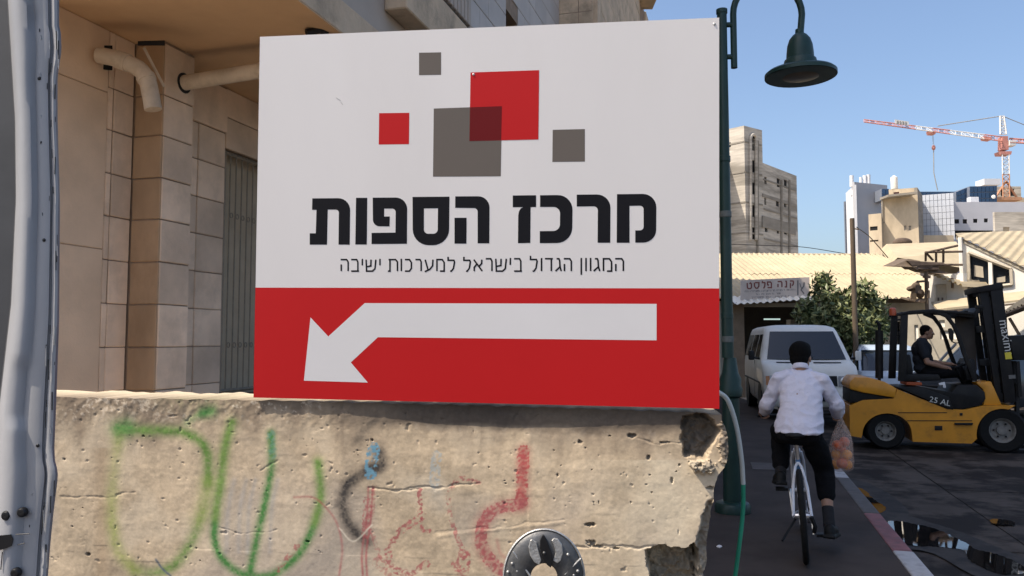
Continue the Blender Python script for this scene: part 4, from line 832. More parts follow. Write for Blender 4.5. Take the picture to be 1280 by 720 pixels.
for i, (x, y, z) in enumerate([(-.04, 0, .045), (.04, .01, .045), (0, -.035, .06), (-.035, .02, .12), (.04, -.01, .125), (0, .03, .17), (-.03, -.02, .20), (.025, .01, .225)]):
    MB().ell((x, y, z), .042, nu=14, nv=9).build('fruit', M_org if i % 3 != 2 and i < 6 else M_pch, bg_, 70)
# ------------------------------------------------------------------ white van
M_vp = pm('van_white_paint', (.70, .69, .65), .45, .06, 1.5, coat=.15, dirt=(.54, .51, .46), dscale=1.8, damt=.4); M_gl = glassy('dark_glass', (.012, .016, .022), .06, .6)
M_hl = pm('headlight_lens', (.30, .31, .32), .15, .3, 30, spec=.7); M_amb = pm('amber_lens', (.38, .14, .03), .2, .1, 9)
def hull(levels, yb=.0, n=9, bow=.05, top=True):
    """levels: (z, half width, y front, y rear, corner radius) -> stacked rounded rings"""
    mb = MB(); vs = []; per = None
    for z, hw, y0, y1, r in levels:
        ring = []
        for cx, cy, a0 in ((-hw+r, y0+r, math.pi), (hw-r, y0+r, 1.5*math.pi), (hw-r, y1-r, 0), (-hw+r, y1-r, .5*math.pi)):
            for i in range(n): 
                a = a0+math.pi/2*i/(n-1); x = cx+r*math.cos(a); y = cy+r*math.sin(a)
                if y < y0+r+.001: y += bow*(x/hw)**2
                ring.append((x, y, z))
        per = len(ring); vs += ring
    k = len(levels); fs = [(i*per+j, i*per+(j+1) % per, (i+1)*per+(j+1) % per, (i+1)*per+j) for i in range(k-1) for j in range(per)]
    fs += [tuple(range(per-1, -1, -1)), tuple((k-1)*per+j for j in range(per))]
    return mb.add(vs, fs)
VL = [(.28, .84, .06, 4.62, .14), (.36, .89, -.01, 4.68, .16), (.52, .90, -.03, 4.70, .16), (.60, .915, .01, 4.70, .16), (.95, .92, .07, 4.72, .2), (1.08, .915, .16, 4.72, .22), (1.17, .905, .50, 4.72, .2), (1.20, .90, .62, 4.72, .18), (1.50, .83, .93, 4.70, .18), (1.80, .755, 1.24, 4.64, .2), (1.88, .72, 1.34, 4.60, .22), (1.93, .62, 1.55, 4.5, .25), (1.95, .45, 1.8, 4.3, .25)]
vn = thing('van', 'white parked van facing the camera with dark windscreen, behind the cyclist', 'van', (5.97, 16.0, .002), math.radians(-11.5))
vb_ = hull(VL).build('body', M_vp, vn, 40)
def vy(z): return float(np.interp(z, [l[0] for l in VL], [l[2] for l in VL]))
def vwid(z): return float(np.interp(z, [l[0] for l in VL], [l[1] for l in VL]))
def fpatch(name, m, x0, x1, z0, z1, off=.008, nx=8, nz=4, taper=0, par=None, th=0):
    P = []; 
    for j in range(nz+1):
        z = z0+(z1-z0)*j/nz; k = 1-taper*j/nz
        for i in range(nx+1): x = (x0+(x1-x0)*i/nx)*k; P.append((x, vy(z)+.05*(x/vwid(z))**2-off, z))
    mb = MB().add(P, [(j*(nx+1)+i, j*(nx+1)+i+1, (j+1)*(nx+1)+i+1, (j+1)*(nx+1)+i) for j in range(nz) for i in range(nx)]); return mb.build(name, m, par or vn, 60)
fpatch('windscreen', M_gl, -.78, .78, 1.215, 1.80, .012, 10, 5, .17)
fpatch('wiper_cowl', M_plk, -.62, -.08, 1.145, 1.165, .012, 6, 1); fpatch('wiper_cowl', M_plk, .10, .64, 1.145, 1.165, .012, 6, 1)
fpatch('grille', M_plk, -.48, .48, .70, .90, .012, 8, 2); fpatch('bumper_grille', M_plk, -.35, .35, .55, .60, .012, 6, 1)
for x in (-1, 1):
    a, b2 = (.50, .80) if x > 0 else (-.80, -.50); hl_ = fpatch('headlight', M_hl, a, b2, .70, .90, .018, 4, 2); fpatch('indicator', M_amb, (.80 if x > 0 else -.875), (.875 if x > 0 else -.80), .71, .89, .016, 2, 2)
    MB().lathe([(.085, 0), (.085, .01), (.06, .02)], (x*.62, vy(.8)-.004, .80), 16, Matrix.Rotation(math.radians(90), 3, 'X')).build('lamp_bowl', M_chr, hl_, 40)
fpatch('number_plate', M_plk, -.26, .26, .40, .52, .02, 4, 1); MB().lathe([(.075, 0), (.075, .012), (.06, .016)], (0, vy(.80)-.01, .80), 20, Matrix.Rotation(math.radians(90), 3, 'X')).build('round_emblem', M_chr, vn, 40)
MB().prism([(-.88, .03, .36), (.88, .03, .36), (.89, .02, .545), (-.89, .02, .545)], (0, .02, 0)).build('bumper_strip', M_vp, vn)
def sidewin(ya, yb2, z0, z1, sx):
    P = [(sx*(vwid(z)+.006), y, z) for z in (z0, (z0+z1)/2, z1) for y in (ya+(.30 if ya < 1.5 and z == z1 else .15 if ya < 1.5 and z != z0 else 0), yb2)]
    MB().add(P, [(0, 1, 3, 2), (2, 3, 5, 4)]).build('side_window', M_gl, vn, 60)
for sx in (-1, 1):
    for ya, yb2 in ((1.08, 1.95), (2.1, 3.2), (3.35, 4.5)): sidewin(ya, yb2, 1.24, 1.74, sx)
    MB().tube([(sx*.90, .98, 1.22), (sx*1.02, .95, 1.24)], .025, 8).build('mirror_arm', M_plk, vn); MB().box((sx*1.07, .94, 1.29), (.12, .08, .2)).build('mirror', M_plk if sx < 0 else M_vp, vn, bevel=.03, seg=2)
    for y in (.86, 3.75):
        wb_ = MB().lathe([(.19, -.09), (.31, -.09), (.325, -.05), (.325, .05), (.31, .09), (.19, .09)], (sx*.80, y, .325), 28, YR).build('wheel', M_tyre, vn, 40); MB().lathe([(.0, -.07), (.19, -.07), (.19, .07), (0, .07)], (sx*.80, y, .325), 20, YR).build('rim', M_chr, wb_)
        MB().lathe([(.37, -.02), (.37, .02)], (sx*.905, y, .36), 26, YR).build('wheel_arch', M_plk, vn)
    MB().tube([(sx*.921, .9, .72), (sx*.926, 4.4, .72)], .018, 6).build('side_moulding', M_plk, vn)
    MB().box((sx*.916, 1.98, 1.0), (.006, .014, 1.2)).build('door_seam', M_plk, vn)
# ------------------------------------------------------------------ forklift (side profile measured on its near side)
R0 = hz(1108, 562, -.118); R1 = hz(1252, 567, -.118); fx = (R1-R0); FA = math.atan2(fx.y, fx.x); FE = fx.normalized(); FNv = Vector((-FE.y, FE.x, 0))
fk = thing('forklift', 'yellow forklift truck with black cage and mast standing on the wet road', 'forklift', tuple(R0), FA)
def F4(u, v, y=0): p = hit(u, v, R0+FNv*y, FNv); d = p-R0; return Vector((d.dot(FE), y, p.z-R0.z))
c4_ = lambda P: [(1050+x/5.143, 440+y/5.143) for x, y in P]; c5_ = lambda P: [(1080+x/6, 370+y/6) for x, y in P]
M_yel = pm('forklift_yellow', (.56, .235, .014), .42, .15, 3, coat=.15, dirt=(.13, .07, .02), dscale=4, damt=.6, dlo=.52, dhi=.75); M_fb = pm('forklift_black', (.008, .008, .009), .55, .2, 8, spec=.25, dirt=(.03, .027, .022), dscale=5, damt=.5); M_frim = pm('forklift_rim', (.17, .16, .145), .65, .3, 12)
def fpr(name, pts, m, y0, w_, par=fk, bevel=.012, px=c4_): return MB().prism([F4(*p, 0)+Vector((0, y0, 0)) for p in px(pts)], (0, w_, 0)).build(name, m, par, 30, bevel=bevel, seg=2)
def arc(cx, cy, rx, ry, a0, a1, n=12): return [(cx+rx*math.cos(math.radians(a0+(a1-a0)*i/n)), cy-ry*math.sin(math.radians(a0+(a1-a0)*i/n))) for i in range(n+1)]
FWD = 1.08
lower = [(62, 345), (150, 310), (345, 300), (372, 240), (690, 368), (800, 372), (925, 345), (1050, 345), (1130, 345)] + arc(1045, 530, 165, 165, 75, 190, 12) + [(850, 590), (470, 578)] + arc(305, 530, 160, 135, 0, 180, 14) + [(138, 552), (66, 540)]
body = fpr('body', lower, M_yel, .02, FWD-.04, bevel=0)
fpr('counterweight', [(60, 215), (68, 185), (95, 160), (180, 163), (290, 192), (368, 236), (352, 296), (150, 262), (62, 240)], M_yel, 0, FWD, bevel=.03)
fpr('side_recess', [(64, 240), (335, 288), (345, 302), (64, 330)], M_fb, .06, FWD-.12)
fpr('cowl', [(880, 198), (980, 190), (1050, 345), (925, 345), (942, 290), (925, 240)], M_yel, .06, FWD-.12, bevel=.02)
fpr('side_cover', [(372, 228), (520, 226), (700, 290), (730, 372), (690, 364)], M_fb, -.004, FWD+.008)
fpr('floor_well', [(520, 226), (720, 260), (760, 215), (880, 212), (935, 260), (938, 300), (915, 342), (800, 368), (715, 366)], M_fb, .03, FWD-.06)
fpr('step', [(735, 455), (855, 455), (850, 470), (735, 468)], M_fb, -.03, .05); fpr('tank_cap', [(770, 392), (790, 392), (790, 410), (770, 410)], M_fb, .005, .02); fpr('nameplate', [(610, 475), (660, 475), (660, 505), (610, 505)], M_fb, .012, .01)
for a, b2 in (((375, 388), (690, 388)), ((430, 440), (850, 440))): fpr('seam', [a, b2, (b2[0], b2[1]+5), (a[0], a[1]+5)], M_fb, .014, .01, bevel=0)
for (u, v, r, nm) in ((298, 525, .285, 'rear_wheel'), (1053, 527, .345, 'front_wheel')):
    for y in (.03, FWD-.25):
        p = F4(*c4_([(u, v)])[0]); c = (p.x, y+.11, r)
        wo = MB().lathe([(r*.55, -.10), (r*.9, -.11), (r, -.07), (r, .07), (r*.9, .11), (r*.55, .10)], c, 30, Matrix.Rotation(math.radians(90), 3, 'X')).build(nm, M_tyre, fk, 35)
        MB().lathe([(0, -.05), (r*.2, -.05), (r*.22, -.02), (r*.42, -.02), (r*.5, -.075), (r*.56, -.08), (r*.56, .08), (0, .08)], c, 26, Matrix.Rotation(math.radians(-90), 3, 'X')).build('rim', M_frim, wo, 30)
        for i in range(6): MB().ell((c[0]+r*.32*math.cos(i*1.047), y+.11-.045, c[2]+r*.32*math.sin(i*1.047)), .016, nu=6, nv=4).build('lug_nut', M_fb, wo)
# cage
def bar5(name, pts, r, y, n=6, m=M_fb): return MB().tube(smooth_path([F4(*p, 0)+Vector((0, y, 0)) for p in c5_(pts)], 4), r, n).build(name, m, fk, 40)
for y in (.09, FWD-.09):
    fpr('rear_pillar', [(284, 135), (338, 135), (322, 640), (262, 640)], M_fb, y-.03, .06, px=c5_)
    fpr('front_pillar', [(560, 100), (640, 135), (690, 205), (735, 300), (775, 420), (860, 640), (825, 640), (745, 430), (708, 310), (668, 222), (620, 160), (540, 128)], M_fb, y-.03, .06, px=c5_)
    fpr('roof_rail', [(262, 132), (350, 108), (530, 97), (690, 112), (835, 122), (840, 140), (690, 132), (530, 120), (350, 132), (270, 150)], M_fb, y-.035, .07, px=c5_)
for u in (300, 380, 460, 540, 620, 700, 780): p = F4(*c5_([(u, 108 if u > 340 else 120)])[0]); MB().box((p.x, FWD/2, p.z-.012), (.05, FWD-.2, .03)).build('roof_bar', M_fb, fk, bevel=.006)
fpr('roof_front', [(690, 112), (835, 122), (870, 80), (885, 120), (850, 165), (720, 150)], M_fb, .1, FWD-.2, px=c5_)
p = F4(*c5_([(225, 116)])[0]); MB().lathe([(.05, -.06), (.055, 0), (.05, .05), (.03, .065)], (p.x, .12, p.z), 14).build('beacon', pm('beacon_orange', (.45, .08, .03), .3, .1, 9, spec=.6), fk, 40)
MB().tube([(p.x, .12, p.z-.17), (p.x, .12, p.z-.05)], .02, 6).build('beacon_post', M_fb, fk); MB().box((p.x+.06, .12, p.z-.13), (.16, .03, .03)).build('beacon_bracket', M_fb, fk)
ex = MB().tube([F4(*q, .55) for q in [(1099, 473), (1099, 413)]], .062, 12); ex.tube(smooth_path([F4(*q, .55) for q in [(1099, 413), (1099, 406), (1095, 401)]], 4), .026, 8); ex.tube([F4(1099, 480, .55), F4(1099, 466, .55)], .026, 8); ex.build('exhaust', M_fb, fk, 50)
fpr('mirror', [(634, 245), (655, 240), (672, 260), (674, 320), (664, 345), (642, 320)], M_fb, .0, .05, px=c5_, bevel=.008); bar5('mirror_arm', [(660, 340), (690, 352), (720, 350)], .01, .04)
fpr('dark_panel', [(735, 130), (880, 118), (905, 560), (880, 630), (845, 560), (800, 440), (748, 300)], pm('dark_brown_panel', (.035, .026, .02), .6, .3, 5), .42, .08, px=c5_)  # flat dark brown panel added between cab and mast, no hoses modelled
# seat, steering wheel, lever
fpr('seat_base', [(335, 590), (590, 590), (620, 640), (330, 650)], M_fb, .28, .5, px=c5_, bevel=.03); fpr('seat_back', [(330, 440), (375, 440), (400, 590), (335, 600)], M_fb, .28, .5, px=c5_, bevel=.03)
fpr('seat_frame', [(340, 650), (460, 655), (460, 678), (340, 676)], pm('seat_orange', (.35, .07, .02), .6), .25, .55, px=c5_); fpr('handle', [(565, 655), (612, 645), (622, 690), (600, 690), (596, 668), (570, 672)], M_wf, .05, .03, px=c5_, bevel=.004)
swc = F4(*c5_([(745, 505)])[0], .52); tx = Vector((-.45, 0, .89)); ta = Vector((.89, 0, .45)); tb = Vector((0, 1, 0))
MB().tube([swc+ta*.17*math.cos(t)+tb*.17*math.sin(t) for t in np.linspace(0, 6.283, 25)[:-1]], .016, 8, closed=True).tube([swc-ta*.16, swc+ta*.16], .014, 6).tube([swc-tb*.16, swc+tb*.16], .014, 6).build('steering_wheel', M_fb, fk, 60)
MB().tube([swc, F4(*c5_([(860, 620)])[0], .52)], .035, 8).build('steering_column', M_fb, fk)
fpr('dashboard', [(780, 560), (830, 470), (860, 480), (880, 640), (800, 640)], M_fb, .2, .7, px=c5_, bevel=.02)
for y, u in ((.30, 690), (.36, 715)): MB().tube([F4(*c5_([(u+40, 610)])[0], y), F4(*c5_([(u, 540)])[0], y)], .012, 6).ell(F4(*c5_([(u, 536)])[0], y), .022, nu=8, nv=6).build('lever', M_fb, fk)
# mast: rails, cross members, cylinders, chain, carriage, forks
c2_ = lambda P: [(1040+x/3, 340+y/3) for x, y in P]
for y in (.14, FWD-.26):
    fpr('outer_rail', [(598, 46), (645, 40), (698, 490), (655, 492)], M_fb, y-.05, .10, px=c2_, bevel=.006)
    fpr('inner_rail', [(560, 60), (592, 52), (650, 490), (628, 492)], M_fb, y-.01, .09, px=c2_, bevel=.006)
    MB().tube([F4(1240.5, 362, y+.05), F4(1257, 500, y+.05)], .026, 8).build('lift_cylinder', M_chr if y < .5 else M_fb, fk)
    fpr('fork', [(700, 680), (705, 420), (718, 420), (716, 672), (1060, 680), (1060, 692)], M_fb, y+.02, .1, px=c2_, bevel=.004)
for v in (60, 200, 330, 460): fpr('cross_member', [(566+v*.12, v), (640+v*.12, v-8), (643+v*.12, v+18), (570+v*.12, v+26)], M_fb, .14, FWD-.4, px=c2_, bevel=.004)
fpr('mast_head', [(548, 55), (645, 38), (650, 62), (552, 76)], M_fb, .08, FWD-.3, px=c2_, bevel=.006)
fpr('tilt_cylinder', [(545, 125), (575, 120), (578, 135), (548, 140)], M_fb, .1, .06, px=c2_)
fpr('carriage', [(672, 240), (760, 235), (765, 330), (690, 332)], M_fb, .1, FWD-.3, px=c2_, bevel=.01)
for i in range(5): fpr('backrest_bar', [(700, 335), (712, 335), (722, 470), (708, 470)], M_fb, .1+.17*i, .03, px=c2_, bevel=0)
fpr('yellow_sticker', [(654, 303), (678, 300), (682, 326), (657, 328)], pm('sticker_yellow', (.62, .52, .05), .5), .082, .004, px=c2_, bevel=0)
fpr('data_plate', [(668, 388), (694, 386), (696, 400), (670, 402)], pm('plate_grey', (.12, .12, .12), .4), .082, .004, px=c2_, bevel=0)
def text(name, s, size, par, loc, xd, yd, m, label=None):
    cu = bpy.data.curves.new('t', 'FONT'); cu.body = s; cu.size = size; cu.align_x = 'LEFT'; cu.resolution_u = 2; o = bpy.data.objects.new('t', cu); COL.objects.link(o)
    me = bpy.data.meshes.new_from_object(o.evaluated_get(bpy.context.evaluated_depsgraph_get())); bpy.data.objects.remove(o); me.name = name; me.materials.clear(); me.materials.append(m)
    xd = Vector(xd).normalized(); yd = Vector(yd).normalized(); zd = xd.cross(yd); me.transform(Matrix(((xd.x, yd.x, zd.x, loc[0]), (xd.y, yd.y, zd.y, loc[1]), (xd.z, yd.z, zd.z, loc[2]), (0, 0, 0, 1))))
    return link_mesh(name, me, par)
M_lt = pm('lettering_white', (.55, .55, .52), .5, .05)
ta_, tb_ = F4(1249, 400, 0), F4(1257.5, 445, 0); dv = (tb_-ta_); 
text('lettering', 'maxima', .185, fk, ta_+Vector((.02, .083, 0)), dv, (-dv.z, 0, dv.x), M_lt)
ta_ = F4(*c4_([(570, 318)])[0], 0); tb_ = F4(*c4_([(690, 345)])[0], 0); dv = tb_-ta_; text('lettering', '25 AL', .125, fk, ta_+Vector((0, -.010, 0)), dv, (-dv.z, 0, dv.x), M_lt)
# ------------------------------------------------------------------ forklift driver
dr = thing('person', 'man in a dark t-shirt with short hair driving the yellow forklift', 'person', tuple(W[fk] @ Vector((.6, .53, .95))), 0)
wf = lambda u, v, y=.53: W[fk] @ F4(u, v, y)
hipL, hipR = wf(1160, 466, .62), wf(1160, 466, .42); kn1, kn2 = wf(1201, 464, .66), wf(1203, 465, .40); an1, an2 = wf(1213, 489, .64), wf(1215, 490, .42)
chest = wf(1152, 437); neck = wf(1153.5, 424); hd = wf(1158.5, 415.5); shN, shF = wf(1152, 430, .33), wf(1153, 430, .73); elN, elF = wf(1159, 453, .27), wf(1160, 452, .78); wrN, wrF = wf(1184, 460, .36), wf(1186, 455, .64)
b = MB(); b.ell(wf(1157, 462), (.14, .14, .12)); b.ell(wf(1154, 450), (.11, .14, .16)); b.ell(chest, (.11, .15, .14)); b.chain([wf(1152.5, 429), neck, wf(1157, 419)], [.075, .06, .055])
FEf = FE; HL = head(b, hd, FEf, 1.02); limb(b, shN, elN, wrN, [.05, .046, .045, .043, .031]); limb(b, shF, elF, wrF, [.05, .046, .045, .043, .031])
dN = (wrN-elN).normalized(); hand(b, wrN, dN, FNv, Vector((0, 0, -1)), s=1.05); hand(b, wrF, (wrF-elF).normalized(), FNv*-1, Vector((0, 0, -1)), s=1.05)
limb(b, hipL, kn1, an1, [.1, .085, .062, .06, .042]); limb(b, hipR, kn2, an2, [.1, .085, .062, .06, .042]); organic('body', b, M_skin, dr, .008, 3, world=True)
for x in (-.035, .035): MB().ell(HL(x, .076, -.012), .012, nu=10, nv=7).build('eye', M_eye, dr, 60, world=True)
h = MB(); yaw = math.atan2(-FEf.x, FEf.y); h.ell(HL(0, -.02, .045), (.083, .09, .080), (0, 0, yaw)); h.ell(HL(0, -.06, 0), (.068, .045, .06), (0, 0, yaw)); organic('hair', h, M_hair, dr, .008, 3, world=True)
s_ = MB(); s_.ell(wf(1155, 460), (.155, .165, .12)); s_.ell(wf(1153.5, 449), (.15, .18, .16)); s_.ell(chest, (.15, .2, .16)); s_.chain([shN, wf(1152.5, 428), shF], [.085, .09, .085]); s_.chain([shN, lerp(shN, elN, .62)], [.085, .075]); s_.chain([shF, lerp(shF, elF, .62)], [.085, .075]); organic('tshirt', s_, M_tee, dr, .011, 3, world=True, dec=lambda p: .010*(.3-abs(mnoise.noise(p*9))*1.5))
t_ = MB(); t_.ell(wf(1159, 466), (.165, .17, .12)); limb(t_, hipL, kn1, an1, [.115, .1, .08, .078, .065]); limb(t_, hipR, kn2, an2, [.115, .1, .08, .078, .065]); organic('trousers', t_, M_trs, dr, .011, 3, world=True)
for a_ in (an1, an2): m = MB(); m.chain([a_+Vector((0, 0, -.03)), a_+FE*.09+Vector((0, 0, -.05)), a_+FE*.19+Vector((0, 0, -.055))], [.05, .048, .04]); organic('shoe', m, M_shoe, dr, .01, 2, world=True)
# ------------------------------------------------------------------ cars behind the forklift
def car(name, label, cat, loc, rz, paint, L_=4.2, hgt=1.45, pickup=False):
    c = thing(name, label, cat, loc, rz); sc = hgt/1.45
    lv = [(.22, .76, .1, L_-.1, .2), (.34, .83, 0, L_, .25), (.6, .85, .02, L_, .25), (.82, .84, .10, L_-.05, .25), (.90, .80, .30, L_-.15, .25)]
    hull([(z*sc, w_, a, b_, r) for z, w_, a, b_, r in lv], bow=.12).build('body', paint, c, 40)
    y1 = L_-.5 if not pickup else 2.75
    hull([(z*sc, w_, a, b_, r) for z, w_, a, b_, r in [(.88, .76, 1.0, y1, .2), (1.15, .70, 1.38, y1-.15, .2), (1.34, .63, 1.65, y1-.3, .2)]], bow=.06).build('glasshouse', M_gl, c, 40)
    hull([(z*sc, w_, a, b_, r) for z, w_, a, b_, r in [(1.335, .64, 1.62, y1-.28, .2), (1.40, .62, 1.7, y1-.33, .2), (1.45, .5, 1.85, y1-.5, .2)]], bow=.06).build('roof', paint, c, 40)
    for sx in (-1, 1):
        MB().tube(smooth_path([(sx*.765, 1.0, .89*sc), (sx*.705, 1.38, 1.15*sc), (sx*.64, 1.68, 1.36*sc)], 4), .03, 6).build('windscreen_pillar', paint, c); MB().box((sx*.745, 2.2, 1.12*sc), (.05, .07, .5*sc), rot=(0, -sx*.25, 0)).build('door_pillar', paint, c)
        MB().ell((sx*.60, .07, .66*sc), (.15, .08, .07)).build('headlight', M_hl, c, 60); MB().ell((sx*.93, 1.2, .95*sc), (.09, .06, .07)).build('mirror', paint, c, 60)
        for y in (.78, L_-.8):
            wo = MB().lathe([(.18, -.09), (.29, -.09), (.305, -.05), (.305, .05), (.29, .09), (.18, .09)], (sx*.76, y, .305), 24, YR).build('wheel', M_tyre, c, 40); MB().lathe([(0, -.085), (.18, -.085), (.18, .085), (0, .085)], (sx*.76, y, .305), 18, YR).build('rim', M_chr, wo)
    MB().box((0, .0, .58*sc), (.8, .06, .12)).build('grille', M_plk, c, bevel=.02)
    return c
M_pb = pm('pale_blue_paint', (.36, .43, .52), .35, .05, 2, coat=.2); M_dk = pm('dark_paint', (.03, .035, .045), .3, .05, 2, coat=.3)
p = at(1100, 500, 18.6); car('parked_car', 'pale blue car parked behind the yellow forklift beside the van', 'car', (p.x+.3, 18.0, -.118), math.radians(-14), M_pb, 4.2, 1.62)
p = at(1166, 500, 17.6); car('parked_car', 'dark car parked in front of the forklift driver', 'car', (p.x, 17.4, -.118), math.radians(-62), M_dk, 4.2, 1.75)
# green wheeled bin
bn = at(1187, 470, 19.3); gb = thing('wheeled_bin', 'green wheeled rubbish bin seen through the forklift cab', 'bin', (bn.x, bn.y, -.128), .3)
M_gr = pm('bin_green', (.16, .24, .10), .55, .1, 5)
hull([(.15, .42, -.33, .33, .06), (1.1, .55, -.42, .42, .07), (1.16, .58, -.45, .45, .07)], bow=0).build('bin_body', M_gr, gb, 40); MB().box((0, 0, 1.2), (1.2, .92, .08)).build('lid', pm('lid_green', (.06, .12, .05), .5), gb, bevel=.03, seg=2)
for sx in (-1, 1):
    for sy in (-1, 1): MB().lathe([(.09, -.03), (.09, .03)], (sx*.38, sy*.27, .09), 14, YR).build('wheel', M_tyre, gb)
# ------------------------------------------------------------------ corrugated shed across the yard
M_roof = pm('cream_asbestos_sheet', (.43, .355, .235), .9, .12, 1.6, bump=.15, bscale=20, rnd=.05, dirt=(.36, .29, .19), dscale=1.3, damt=.55, dlo=.5, dhi=.75)
M_cream = pm('cream_render', (.40, .36, .29), .9, .12, 1.2, bump=.2, bscale=12, dirt=(.22, .19, .15), dscale=.9, damt=.6); M_wh = pm('white_render', (.78, .74, .66), .9, .08, 1, bump=.2, bscale=12, dirt=(.6, .54, .45), dscale=.8, damt=.4)
M_wood = pm('grey_timber', (.13, .095, .065), .85, .25, 6, bump=.4, bscale=30, stretch=.2); M_jnk = pm('rusty_scrap', (.10, .07, .05), .85, .35, 4, bump=.4, bscale=20)
def corr_mesh(name, w_, ln, mat, pitch=.2, amp=.03, per=6):
    n = int(round(w_/pitch))*per; vs = []; 
    for i in range(n+1):
        x = -w_/2+w_*i/n; z = amp*math.cos(2*math.pi*(x)/pitch); vs += [(x, -ln/2, z), (x, ln/2, z), (x, -ln/2, z-.012), (x, ln/2, z-.012)]
    fs = []
    for i in range(n): a = 4*i; b = a+4; fs += [(a, b, b+1, a+1), (a+2, a+3, b+3, b+2), (a, a+2, b+2, b), (a+1, b+1, b+3, a+3)]
    me = bpy.data.meshes.new(name); me.from_pydata(vs, [], fs); me.materials.append(mat); me.polygons.foreach_set('use_smooth', [True]*len(fs)); me.set_sharp_from_angle(angle=1.0); return me
def sheets(par, p00, across, upslope, nx, rows_, mat, w_=1.0, ov=.15, amp=.03, name='roof_sheet', jit=.01):
    """corrugated sheets from eave corner p00; across and upslope are unit vectors"""
    nrm = across.cross(upslope).normalized(); root = W[par].translation; st = 0
    for r, ln in enumerate(rows_):
        me = corr_mesh(name, w_*1.06 if False else w_, ln+ov, mat, amp=amp)
        for i in range(nx):
            o = link_mesh(name, me, par); c = p00+across*(w_*(i+.5))+upslope*(st+ln/2)+nrm*(.02+.016*r+.004*(i % 2)+random.uniform(0, jit))
            R = Matrix((across, upslope, nrm)).transposed(); o.rotation_euler = (R @ Euler((random.uniform(-jit, jit)*.5, 0, 0)).to_matrix()).to_euler(); o.location = c-root
        st += ln
sh = thing('corrugated_shed', 'long low shed with cream corrugated roof behind the van and the tree', 'shed', (8, 25.5, -.13))
e0 = at(905, 372.5, 25); e1 = at(1168, 372, 25.4); r0_ = at(905, 319, 30.2); r1_ = at(1168, 314, 30.6)
acr = (e1-e0).normalized(); ups = ((r0_-e0)-acr*(r0_-e0).dot(acr)); sl_ = ups.length; ups.normalize()
sheets(sh, e0-acr*1.2, acr, ups, 9, [sl_*.5, sl_*.5], M_roof)
ups2 = Vector((ups.x, ups.y, -ups.z)); rid = e0-acr*1.2+ups*sl_
MB().prism([rid+ups2*.02-Vector((0, 0, .04)), rid+acr*9-Vector((0, 0, .04))+ups2*.02, rid+acr*9+ups2*5.2, rid+ups2*5.2], (0, 0, -.02)).build('back_roof', M_roof, sh, None, world=True)
MB().tube([rid+Vector((0, 0, .02)), rid+acr*9+Vector((0, 0, .02))], .05, 8).build('ridge_cap', M_roof, sh, world=True)
za = e0.z-.06; wl = e0+Vector((0, .35, 0)); wr = e1+Vector((0, .35, 0))
vwall(sh, (at(900, 400, 25.35).x, 25.35), (at(1168, 400, 25.75).x, 25.75), -.13, za-.02, [(930, 383.5, 1003, 470), (1113, 402, 1128, 436)], M_cream, thick=.25, win=None)
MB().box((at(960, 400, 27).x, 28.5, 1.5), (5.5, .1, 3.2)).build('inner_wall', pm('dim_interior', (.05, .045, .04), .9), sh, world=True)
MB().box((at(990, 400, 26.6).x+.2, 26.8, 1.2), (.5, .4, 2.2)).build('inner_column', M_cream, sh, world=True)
ptu = at(965, 399, 27.6); mt = pm('lit_tube', (.8, .85, .8), .4); mt.node_tree.nodes['Principled BSDF'].inputs['Emission Color'].default_value = (.75, 1, .95, 1); mt.node_tree.nodes['Principled BSDF'].inputs['Emission Strength'].default_value = .35
MB().tube([ptu-Vector((.28, 0, 0)), ptu+Vector((.28, 0, 0))], .025, 8).build('tube_light', mt, sh, world=True)
MB().obox(at(1114, 436, 25.85), (.4, 0, 0), (0, .05, 0), (0, 0, .9)).build('window', M_gl, sh, None, world=True)
MB().obox(at(905, 379, 25.28), acr*6.6, (0, .06, 0), (0, 0, .14)).build('eave_beam', M_wood, sh, None, bevel=.01, world=True)
MB().box((at(921.5, 400, 25.2).x, 25.2, 1.3), (.38, .25, 2.95)).build('pillar', pm('brown_pillar', (.26, .19, .13), .9, .2, 3, bump=.3, bscale=20), sh, bevel=.02, world=True)
# door canopy sheet
cA = at(917, 380, 24.4); cB = at(1015, 374.5, 24.4); ac2 = (cB-cA).normalized(); u2 = Vector((0, .85, .32)).normalized(); u2 = (u2-ac2*u2.dot(ac2)).normalized()
cn = thing('door_canopy', 'short white corrugated canopy under the shop sign over the dark doorway', 'canopy', (cA.x+1, 24.4, cA.z))
sheets(cn, cA, ac2, u2, 2, [.55], M_wh, w_=(cB-cA).length/2, amp=.025, name='canopy_sheet', jit=.03)
for t in (.04, .96): p = lerp(cA, cB, t); MB().tube([p+u2*.05, p+Vector((0, .95, -.1))], .025, 6).build('bracket', M_wood, cn, world=True)
